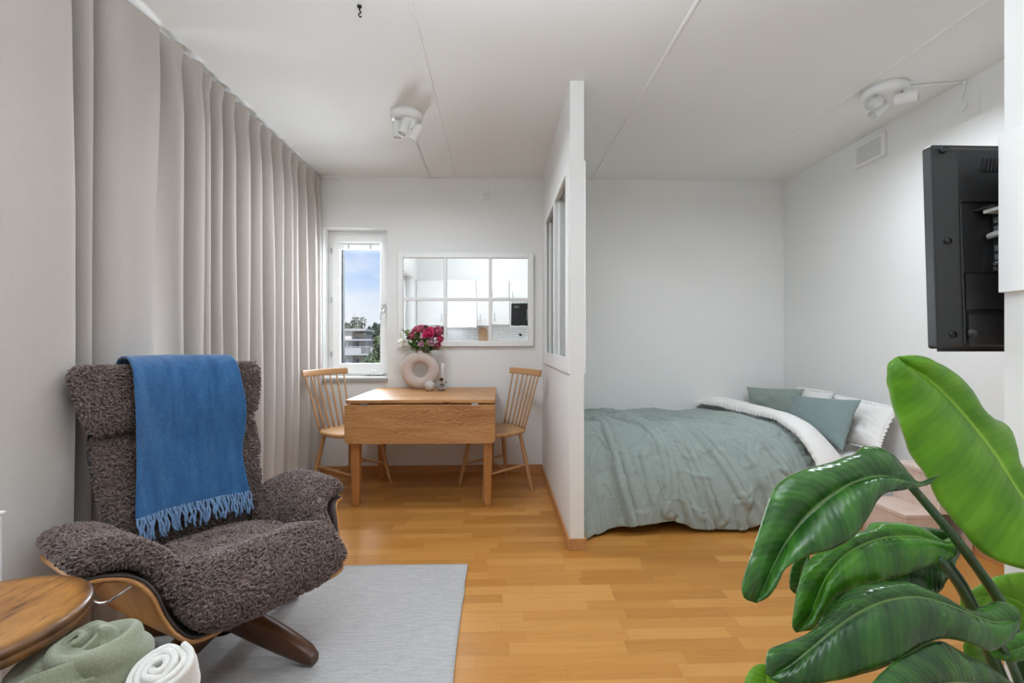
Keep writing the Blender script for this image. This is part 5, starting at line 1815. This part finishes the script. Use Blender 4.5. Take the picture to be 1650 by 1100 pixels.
def ceiling_light(label, loc, heads, r=.098):
    t = thing('ceiling_spotlight', label, 'ceiling lamp', loc, group='three-head spotlights on the ceiling')
    MB().lathe([(.001, -.050), (r * .80, -.050), (r * .93, -.046), (r * .985, -.036), (r, -.022), (r, 0), (.001, 0)], n=48).build('base', M['white_metal'], t, smooth=True)
    for (x, y), d in heads:
        spot(t, (x, y, -.049), d)
    return t


ceiling_light('white round ceiling lamp with three spots, between the curtain and the partition', (-.548, 2.86, ZC),
              [((-.052, -.02), (.02, -.05, -1)), ((.004, -.055), (-.28, -.22, -1)), ((.060, .02), (-.55, .10, -1))])
ceiling_light('white round ceiling lamp with three spots, above the bed alcove', (2.135, 2.49, ZC),
              [((-.075, -.03), (-.90, -.40, -.45)), ((.035, -.070), (.62, -.75, -.10)), ((.0, .03), (-.66, -.05, -.62))], r=.108)


def cable(name, label, pts, r, plug=None, cat='cable'):
    t = thing(name, label, cat, tuple(pts[0]))
    P = np.array(pts, float) - np.array(pts[0])
    MB().tube(P, r, 8).build('duct', M['white_plastic'], t, auto=50)
    if plug is not None:
        Q = spline(np.array(plug, float) - np.array(pts[0]), 24)
        MB().tube(Q, .0035, 8).build('cord', M['white_plastic'], t, smooth=True)
        e = Q[-1]
        MB().ball(Q[0], .010, 12).ball(e, .007, 10).build('plug', M['white_plastic'], t, smooth=True)
    return t


cable('ceiling_cable', 'white cable duct from the left ceiling lamp along the top of the back wall', [(-.555, 2.96, ZC - .006), (-.575, YB - .006, ZC - .006), (-.30, YB - .006, ZC - .006), (-.085, YB - .006, ZC - .006)], .0065,
      [(-.085, YB - .010, ZC - .012), (-.060, YB - .016, ZC - .06), (-.072, YB - .02, ZC - .11), (-.080, YB - .02, ZC - .135), (-.064, YB - .024, ZC - .150), (-.082, YB - .024, ZC - .158), (-.098, YB - .022, ZC - .146)])
cable('ceiling_cable', 'white cable from the right ceiling lamp to the plug on the right wall', [(2.24, 2.45, ZC - .006), (2.35, 2.43, ZC - .006), (XR - .008, 2.40, ZC - .007)], .0055,
      [(XR - .010, 2.395, ZC - .015), (XR - .012, 2.398, ZC - .05), (XR - .014, 2.405, ZC - .10), (XR - .016, 2.385, ZC - .125), (XR - .016, 2.385, ZC - .145), (XR - .016, 2.40, ZC - .155)])
o = MB().box(XR - .004, XR, 2.325, 2.475, ZC - .215, ZC - .085).build('outlet_cover', M['wall_paint'], bevel=.002)
tag(o, 'flat square white cover plate on the right wall behind the lamp plug', 'cover plate')
# hook
k = MB().lathe([(.0005, 0), (.010, 0), (.008, -.006), (.0035, -.008), (.0005, -.008)], n=16)
k.tube(spline([(0, 0, -.004), (.001, 0, -.018), (.006, 0, -.026), (-.003, 0, -.034), (.002, 0, -.045), (.009, 0, -.042)], 24), .0028, 8)
o = k.build('ceiling_hook', M['black_metal'], smooth=True); o.location = (-.568, 1.95, ZC)
tag(o, 'small dark metal hook screwed into the ceiling', 'hook')
# vent
v = thing('air_vent', 'white perforated air vent high on the right wall', 'air vent', (XR, 3.022, 2.378))
MB().box(-.024, 0, -.124, .124, -.076, .076).build('housing', M['white_plastic'], v, bevel=.004)
MB().box(-.0255, -.023, -.098, .098, -.058, .058).build('perforated_front', M['vent_perforated'], v)
# socket on the back wall behind the plug
o = MB().lathe([(.0005, .0), (.030, 0), (.030, .008), (.024, .010), (.0005, .010)], n=24).build('wall_socket', M['white_plastic'], smooth=True)
o.matrix_world = Matrix.Translation((-.080, YB, ZC - .15)) @ Matrix.Rotation(R(90), 4, 'X')
tag(o, 'small round white socket high on the back wall under the cable', 'socket')


# ================================================================== kitchen behind the camera, seen in the mirror
def build_kitchen():
    struct('trim_4', MB().box(-1.40, 1.357, YK - .0, YK + .008, .90, 1.30), M['splash_tile'])
    W = M['white_lacquer']
    yf = YK + .35
    xs = [(-1.395, -.91, 'leftmost white wall cabinet in the mirrored kitchen, by the window', 1.29, 2.06, 1),
          (-.91, -.34, 'white wall cabinet above the extractor hood', 1.42, 2.06, 0), (-.34, -.09, 'narrow white wall cabinet right of the extractor hood', 1.29, 2.06, -1),
          (-.09, .22, 'white wall cabinet left of the microwave', 1.29, 2.06, -1)]
    for x0, x1, lb, z0, z1, hs in xs:
        t = thing('wall_cabinet', lb, 'cabinet', ((x0 + x1) / 2, YK + .002, z0), group='white kitchen wall cabinets')
        w, h = (x1 - x0) / 2 - .0025, z1 - z0
        MB().box(-w, w, .0, .33, 0, h).build('body', W, t)
        d = MB().box(-w + .001, w - .001, .331, .350, .002, h - .002).build('door', W, t, bevel=.001)
        if hs:
            x = (w - .05) * hs
            MB().tube([(x, .35, .06), (x, .375, .06), (x, .375, .19), (x, .35, .19)], .005, 8).build('handle', M['grey_metal'], d, auto=50)
    t = thing('wall_cabinet', 'white wall cabinet built around the microwave, at the right of the mirrored kitchen', 'cabinet', (.55, YK, 1.25), group='white kitchen wall cabinets')
    MB().box(-.325, .325, 0, .33, .43, .81).box(-.325, -.307, 0, .35, 0, .43).box(.307, .325, 0, .35, 0, .43).box(-.307, .307, 0, .35, 0, .018).box(-.307, .307, 0, .35, .395, .43).build('body', W, t)
    d = MB().box(-.323, .323, .331, .350, .445, .808).build('door', W, t, bevel=.001)
    MB().tube([(-.27, .35, .48), (-.27, .375, .48), (-.27, .375, .61), (-.27, .35, .61)], .005, 8).build('handle', M['grey_metal'], d, auto=50)
    b = MB()
    for k in range(12):
        b.box(-.30 + k * .05, -.27 + k * .05, .350, .3515, .40, .424)
    b.build('vent_grille', M['grey_metal'], t)
    m = thing('microwave', 'black built-in microwave oven in the mirrored kitchen', 'microwave', (.55, YK, 1.27))
    MB().box(-.300, .300, .02, .345, 0, .37).build('body', M['microwave_black'], m, bevel=.004)
    MB().box(-.04, .27, .345, .349, .08, .28).build('window', M['microwave_glass'], m)
    MB().cyl((-.22, .345, .10), (-.22, .36, .10), .02, n=20).build('knob', M['microwave_black'], m, auto=40)
    MB().box(-.26, -.16, .345, .347, .30, .33).build('display', M['microwave_glass'], m)
    # hood
    h = thing('extractor_hood', 'white extractor hood under the wall cabinets in the mirrored kitchen', 'extractor hood', (-.625, YK, 1.27))
    V = [(-.285, 0, 0), (.285, 0, 0), (.285, .46, .0), (-.285, .46, .0), (-.285, 0, .15), (.285, 0, .15), (.285, .40, .15), (-.285, .40, .15)]
    MB().add(V, [(3, 2, 1, 0), (4, 5, 6, 7), (0, 1, 5, 4), (1, 2, 6, 5), (2, 3, 7, 6), (3, 0, 4, 7)]).build('body', W, h, bevel=.004)
    MB().box(-.29, .29, .40, .475, -.022, .004).build('visor', W, h, bevel=.004)
    MB().box(-.25, .25, .05, .38, -.012, .0).build('filter', M['grey_metal'], h)
    # base run
    t = thing('kitchen_worktop', 'white kitchen worktop along the wall opposite the mirror', 'worktop', (0, YK, .86))
    MB().box(-1.395, 1.352, 0.009, .40, 0, .04).build('slab', M['worktop_white'], t, bevel=.003)
    for k in range(4):
        x0 = -1.395 + k * .687
        t = thing('base_cabinet', ('white base cabinet under the worktop, nearest the kitchen window', 'white base cabinet under the extractor hood', 'white base cabinet under the fruit bowl and cutting board', 'white base cabinet under the microwave')[k], 'cabinet', (x0 + .343, YK + .003, 0), group='white kitchen base cabinets')
        MB().box(-.341, .341, 0.0, .37, .1, .858).box(-.341, .341, 0, .33, 0, .1).build('body', W, t)
        MB().box(-.340, .340, .371, .39, .11, .855).build('door', W, t, bevel=.001)
    # board, bowl, fruit, sockets
    b = thing('cutting_board', 'wooden cutting board with a round top leaning on the kitchen tiles', 'cutting board', (-.245, YK + .052, .902))
    o = prism(MB(), round_rect(-.085, .085, 0, .36, .080, 10, (0, 0, 1, 1)), -.010, .010).build('board', M['board_wood'], b, bevel=.003)
    o.rotation_euler = (R(6), 0, 0)
    b = thing('fruit_bowl', 'pale blue fruit bowl on the kitchen worktop', 'bowl', (-.345, -.26, .9005))
    MB().lathe([(.002, 0), (.045, 0), (.05, .006), (.085, .055), (.092, .082), (.089, .082), (.08, .055), (.045, .01), (.002, .008)]).build('bowl', M['blue_bowl'], b, smooth=True)
    for nm, lb, (x, y, z), r_, mt in (('lemon', 'yellow lemon at the left of the blue fruit bowl', (-.385, -.25, .972), .034, 'lemon'), ('lemon', 'yellow lemon at the front of the blue fruit bowl', (-.345, -.225, .975), .033, 'lemon'),
                                      ('lime', 'green lime at the right of the blue fruit bowl', (-.302, -.255, .972), .031, 'lime'), ('lime', 'green lime at the back of the blue fruit bowl', (-.345, -.295, .975), .030, 'lime')):
        o = MB().ball((0, 0, 0), r_, 16, (1.2, 1, 1)).build(nm, M[mt], smooth=True); o.location = (x, y, z)
        tag(o, lb, 'fruit', 'fruit in the blue bowl')
    for x, lb in ((-.02, 'left one of the two white sockets on the kitchen tiles'), (.08, 'right one of the two white sockets on the kitchen tiles')):
        o = MB().box(-.035, .035, 0, .008, -.04, .04).build('wall_socket', M['white_plastic'], bevel=.003); o.location = (x, YK + .008, 1.14)
        tag(o, lb, 'socket', 'sockets on the kitchen tiles')
    o = MB().lathe([(.001, 0), (.022, 0), (.022, .03), (.016, .036), (.001, .036)], n=20).build('black_tile_piece', M['microwave_black'], smooth=True)  # unidentified round black piece standing out from the tiles
    o.matrix_world = Matrix.Translation((.42, YK + .008, 1.10)) @ Matrix.Rotation(R(-90), 4, 'X')
    tag(o, 'small round black piece on the kitchen tiles under the microwave', 'socket')


build_kitchen()


# ================================================================== outside the narrow window
def blob_tree(name, label, x, y, z0, ztop, w, mat, seed, n=1500, shape=1.0, leaf=.55, gaps=0.0, trunk=True):
    r = np.random.default_rng(seed)
    t = thing(name, label, 'tree', (x, y, z0), group='trees outside the window')
    H = ztop - z0
    p = r.normal(size=(n, 3)); p /= np.linalg.norm(p, axis=1)[:, None]
    p *= r.uniform(.45, 1, n)[:, None] ** .5
    zz = (p[:, 2] + 1) / 2
    wid = np.sqrt(np.clip(1 - (2 * zz - 1) ** 2, 0, 1)) * (1 - shape) + shape * (1 - zz) ** .8
    a = np.arctan2(p[:, 1], p[:, 0])
    rad = w * (wid + .06) * np.sqrt(r.random(n)) * (1 + .35 * np.sin(a * 3 + zz * 9 + seed) + .2 * np.sin(zz * 23 + a * 2))
    C = np.stack([np.cos(a) * rad, np.sin(a) * rad, H * (.22 + .78 * zz)], 1)
    if gaps:
        k = vnoise(C[:, 0] * .55 + seed, C[:, 2] * .55, seed) > -gaps * .4
        C = C[k]
    n = len(C)
    d1 = r.normal(size=(n, 3)); d1 /= np.linalg.norm(d1, axis=1)[:, None]
    d2 = np.cross(d1, r.normal(size=(n, 3))); d2 /= np.linalg.norm(d2, axis=1)[:, None]
    s = leaf * r.uniform(.5, 1.2, n)[:, None]
    d3 = np.cross(d1, d2)
    V = np.stack([C + d1 * s, C + d2 * s * .7, C - d1 * s, C - d2 * s * .7 + d3 * s * .3], 1).reshape(-1, 3)
    F = (np.arange(n)[:, None] * 4 + np.array([[0, 1, 2, 3]])).tolist()
    MB().add(V, F).build('crown', mat, t)
    b = MB()
    b.tube([(0, 0, 0), (.05, 0, H * .4), (0, 0, H * .93)], [H * .016, H * .012, H * .003], 8)
    for k in range(7):
        a = k * 2.4
        z = H * (.4 + .07 * k)
        b.tube([(0, 0, z), (math.cos(a) * w * .3, math.sin(a) * w * .3, z + H * .08), (math.cos(a) * w * .55, math.sin(a) * w * .55, z + H * .2)], [H * .006, H * .004, H * .001], 5)
    b.build('trunk', M['bark'], t, smooth=True)


def build_outside():
    GZ = -9.0
    o = MB().box(-90, 20, 12, 150, GZ - .5, GZ).build('ground_outside', M['grass_outside'])
    o['kind'] = 'structure'
    # apartment house: a wall with balconies facing the window
    c = at(586, 550, 62)
    hd = thing('apartment_building', 'pale rendered apartment house with balconies outside the narrow window', 'building', (c[0], c[1], GZ), R(8))
    top = at(560, 533, 62)[2] - GZ
    L = 13.0
    MB().box(-L, -1.55, 0, 9, 0, top).build('wall', M['plaster'], hd)
    MB().box(-1.55, 0.0, 1.6, 9, 0, top - .4).build('stair_wall', M['brick_tone'], hd)
    MB().box(-L - .4, .35, -.75, 9.4, top, top + .28).build('roof', M['roof_edge'], hd)
    fl = 2.75
    for k in range(4):
        z = top - 1.0 - k * fl
        bz = z - fl + .55
        bal = MB().box(-2.35, 1.05, -1.1, 1.55, bz, bz + .16).build('balcony', M['balcony_grey'], hd)
        b = MB()
        for i in range(24):
            x = -2.35 + i * 3.4 / 23
            b.box(x - .02, x + .02, -1.1, -1.06, bz + .16, bz + 1.1)
        b.box(-2.35, 1.05, -1.12, -1.05, bz + 1.08, bz + 1.15).box(1.0, 1.05, -1.1, 1.55, bz + 1.08, bz + 1.15)
        for i in range(10):
            b.box(1.0, 1.04, -1.0 + i * .26, -.97 + i * .26, bz + .16, bz + 1.1)
        b.box(-2.3, -.2, -1.05, -1.03, bz + .2, bz + .95)
        b.build('railing', M['balcony_grey'], bal)
        MB().box(-2.6, 1.1, -1.15, 1.0, z - .28, z - .10).build('canopy', M['balcony_grey'], bal) if k == 0 else None
        for (x0, x1, z0, z1) in ((-4.25, -3.25, bz + .9, bz + 2.1), (-1.30, -.75, bz + .2, bz + 2.15), (-7.3, -6.2, bz + .9, bz + 2.1)):
            y = -.03 if x0 < -1.55 else 1.55
            MB().box(x0, x1, y, y + .06, z0, z1).build('window', M['facade_window'], hd)
            MB().box(x0 - .08, x0 + .02, y - .02, y + .05, z0 - .06, z1 + .06).box(x1 - .02, x1 + .08, y - .02, y + .05, z0 - .06, z1 + .06).build('window_frame', M['balcony_grey'], hd)
        MB().box(-1.95, -1.88, -1.0, -.93, bz + .16, z).build('balcony_post', M['balcony_grey'], hd)
    # trees
    def T(name, label, px, d, pyt, w, mat, seed, **kw):
        p = at(px, 550, d)
        zt = at(px, pyt, d)[2]
        blob_tree(name, label, p[0], p[1], GZ, zt, w, M[mat], seed, **kw)
    T('birch_tree', 'airy tall birch rising behind the apartment house outside', 571, 100, 505, 2.3, 'foliage_pale', 3, n=1300, shape=.1, leaf=.30, gaps=.9)
    T('birch_tree', 'small loose birch at the right of the tall airy one outside', 584, 92, 510, 1.5, 'foliage_pale', 4, n=700, shape=.1, leaf=.26, gaps=.9)
    T('leafy_tree', 'low round tree behind the roof of the apartment house outside', 556, 112, 519, 3.4, 'foliage', 5, n=1600, shape=.2, leaf=.42)
    T('conifer_tree', 'dark conifer beside the apartment house outside, nearest to it', 596, 76, 525, 1.5, 'foliage_dark', 6, n=2600, shape=.7, leaf=.32)
    T('conifer_tree', 'tall dark conifer in the middle of the trees outside', 604, 82.5, 520, 1.7, 'foliage_dark', 7, n=2600, shape=.7, leaf=.34)
    T('conifer_tree', 'dark conifer at the right edge of the window glass outside', 613, 89, 521, 1.8, 'foliage_dark', 8, n=2600, shape=.65, leaf=.34)
    T('leafy_tree', 'broad green tree in front of the conifers outside', 611.5, 67.5, 539, .95, 'foliage', 9, n=2400, shape=.15, leaf=.28)
    T('leafy_tree', 'low pale green bush-like tree below the balcony outside', 589, 50, 574, .75, 'foliage', 10, n=1000, shape=.1, leaf=.22)
    T('leafy_tree', 'green tree at the right rim of the window glass outside', 624, 57, 531, 1.8, 'foliage', 12, n=2200, shape=.2, leaf=.32)
    T('leafy_tree', 'farthest right tree outside', 655, 74, 526, 3.0, 'foliage', 22, n=1200, shape=.2, leaf=.5)


build_outside()


# ================================================================== light
def world():
    w = bpy.data.worlds.new('sky')
    sc.world = w
    w.use_nodes = True
    t = w.node_tree
    bg = t.nodes['Background']
    tc = t.nodes.new('ShaderNodeTexCoord')
    sp = t.nodes.new('ShaderNodeSeparateXYZ')
    t.links.new(tc.outputs['Generated'], sp.inputs[0])
    rp = t.nodes.new('ShaderNodeValToRGB')
    t.links.new(sp.outputs[2], rp.inputs[0])
    e = rp.color_ramp.elements
    e[0].position, e[0].color = 0.0, (.88, .90, .95, 1)
    e[1].position, e[1].color = .30, (.26, .46, .93, 1)
    for p, c in ((.07, (.80, .86, .97, 1)), (.13, (.52, .69, .98, 1)), (.19, (.33, .54, .98, 1))):
        n = e.new(p); n.color = c
    mp = t.nodes.new('ShaderNodeMapping'); mp.inputs['Scale'].default_value = (1, 1, 3.2)
    t.links.new(tc.outputs['Generated'], mp.inputs[0])
    nz_ = t.nodes.new('ShaderNodeTexNoise'); nz_.inputs['Scale'].default_value = 5.5; nz_.inputs['Detail'].default_value = 6; nz_.inputs['Roughness'].default_value = .55
    t.links.new(mp.outputs[0], nz_.inputs['Vector'])
    cr = t.nodes.new('ShaderNodeValToRGB'); cr.color_ramp.elements[0].position = .48; cr.color_ramp.elements[1].position = .72
    t.links.new(nz_.outputs[0], cr.inputs[0])
    mx = t.nodes.new('ShaderNodeMix'); mx.data_type = 'RGBA'
    fm = t.nodes.new('ShaderNodeMath'); fm.operation = 'MULTIPLY'; fm.inputs[1].default_value = .75
    t.links.new(cr.outputs[0], fm.inputs[0]); t.links.new(fm.outputs[0], mx.inputs[0])
    t.links.new(rp.outputs[0], mx.inputs[6]); mx.inputs[7].default_value = (.90, .92, .96, 1)
    t.links.new(mx.outputs[2], bg.inputs[0])
    bg.inputs[1].default_value = .80


world()


def area(name, loc, rot, sx, sy, power, col=(1, 1, 1)):
    l = bpy.data.lights.new(name, 'AREA')
    l.shape = 'RECTANGLE'; l.size = sx; l.size_y = sy; l.energy = power; l.color = col
    o = bpy.data.objects.new(name, l); COL.objects.link(o)
    o.location = loc; o.rotation_euler = rot
    return o


# daylight at the window openings
area('daylight_kitchen_window', (-1.63, .46, 1.48), (0, R(-90), 0), 1.1, .78, 8, (.85, .93, 1.0))
area('daylight_balcony_windows', (-1.84, 2.43, 1.22), (0, R(-90), 0), 1.95, 2.6, 170, (.84, .92, 1.0))
area('daylight_back_window', (-1.19, YB + .34, 1.50), (R(-76), 0, 0), .40, 1.1, 44, (.83, .915, 1.0))
s = bpy.data.lights.new('sun', 'SUN'); s.energy = 2.6; s.angle = R(3); s.color = (1, .96, .90)
so = bpy.data.objects.new('sun', s); COL.objects.link(so); so.rotation_euler = (R(48), 0, R(18))
# added fill lights shining down; the ceiling spotlights themselves are off
for nm, x, y, e in (('fill_light_left', -.548, 2.86, 10.5), ('fill_light_alcove', 1.75, 2.25, 13)):
    l = bpy.data.lights.new(nm, 'AREA'); l.shape = 'DISK'; l.size = .45; l.energy = e; l.color = (.84, .92, 1.0)
    lo = bpy.data.objects.new(nm, l); COL.objects.link(lo); lo.location = (x, y, ZC - .20)
# small kitchen spots behind the camera, unlit; a separate fill light follows
for k, (x, lb) in enumerate(((-.55, 'left one of the two small white spots on the kitchen ceiling'), (.15, 'right one of the two small white spots on the kitchen ceiling'))):
    kl = thing('kitchen_spotlight', lb, 'ceiling lamp', (x, .10, ZC), group='small spots on the kitchen ceiling')
    MB().cyl((0, 0, 0), (0, 0, -.07), .008, n=10).build('stem', M['white_metal'], kl, auto=40)
    MB().lathe([(.001, -.07), (.028, -.075), (.034, -.12), (.030, -.12), (.001, -.10)], n=20).build('lamp_head', M['white_metal'], kl, smooth=True)
l = bpy.data.lights.new('ceiling_fill_up', 'AREA'); l.shape = 'RECTANGLE'; l.size = 1.2; l.size_y = .5; l.energy = 28; l.color = (.82, .91, 1.0)  # added fill light aimed up at the ceiling, belongs to no fixture
lo = bpy.data.objects.new('ceiling_fill_up', l); COL.objects.link(lo); lo.location = (.0, .72, ZC - .44); lo.rotation_euler = (PI, 0, 0)

sc.view_settings.view_transform = 'Standard'
sc.view_settings.look = 'None'
sc.view_settings.gamma = 1.0
sc.view_settings.exposure = 0.40
sc.view_settings.use_curve_mapping = False
sc.cycles.use_denoising = True
sc.cycles.max_bounces = 14
sc.cycles.diffuse_bounces = 8
sc.cycles.glossy_bounces = 5
sc.cycles.transmission_bounces = 8
sc.cycles.transparent_max_bounces = 12
sc.cycles.sample_clamp_indirect = 6
sc.cycles.caustics_reflective = False
sc.cycles.caustics_refractive = False
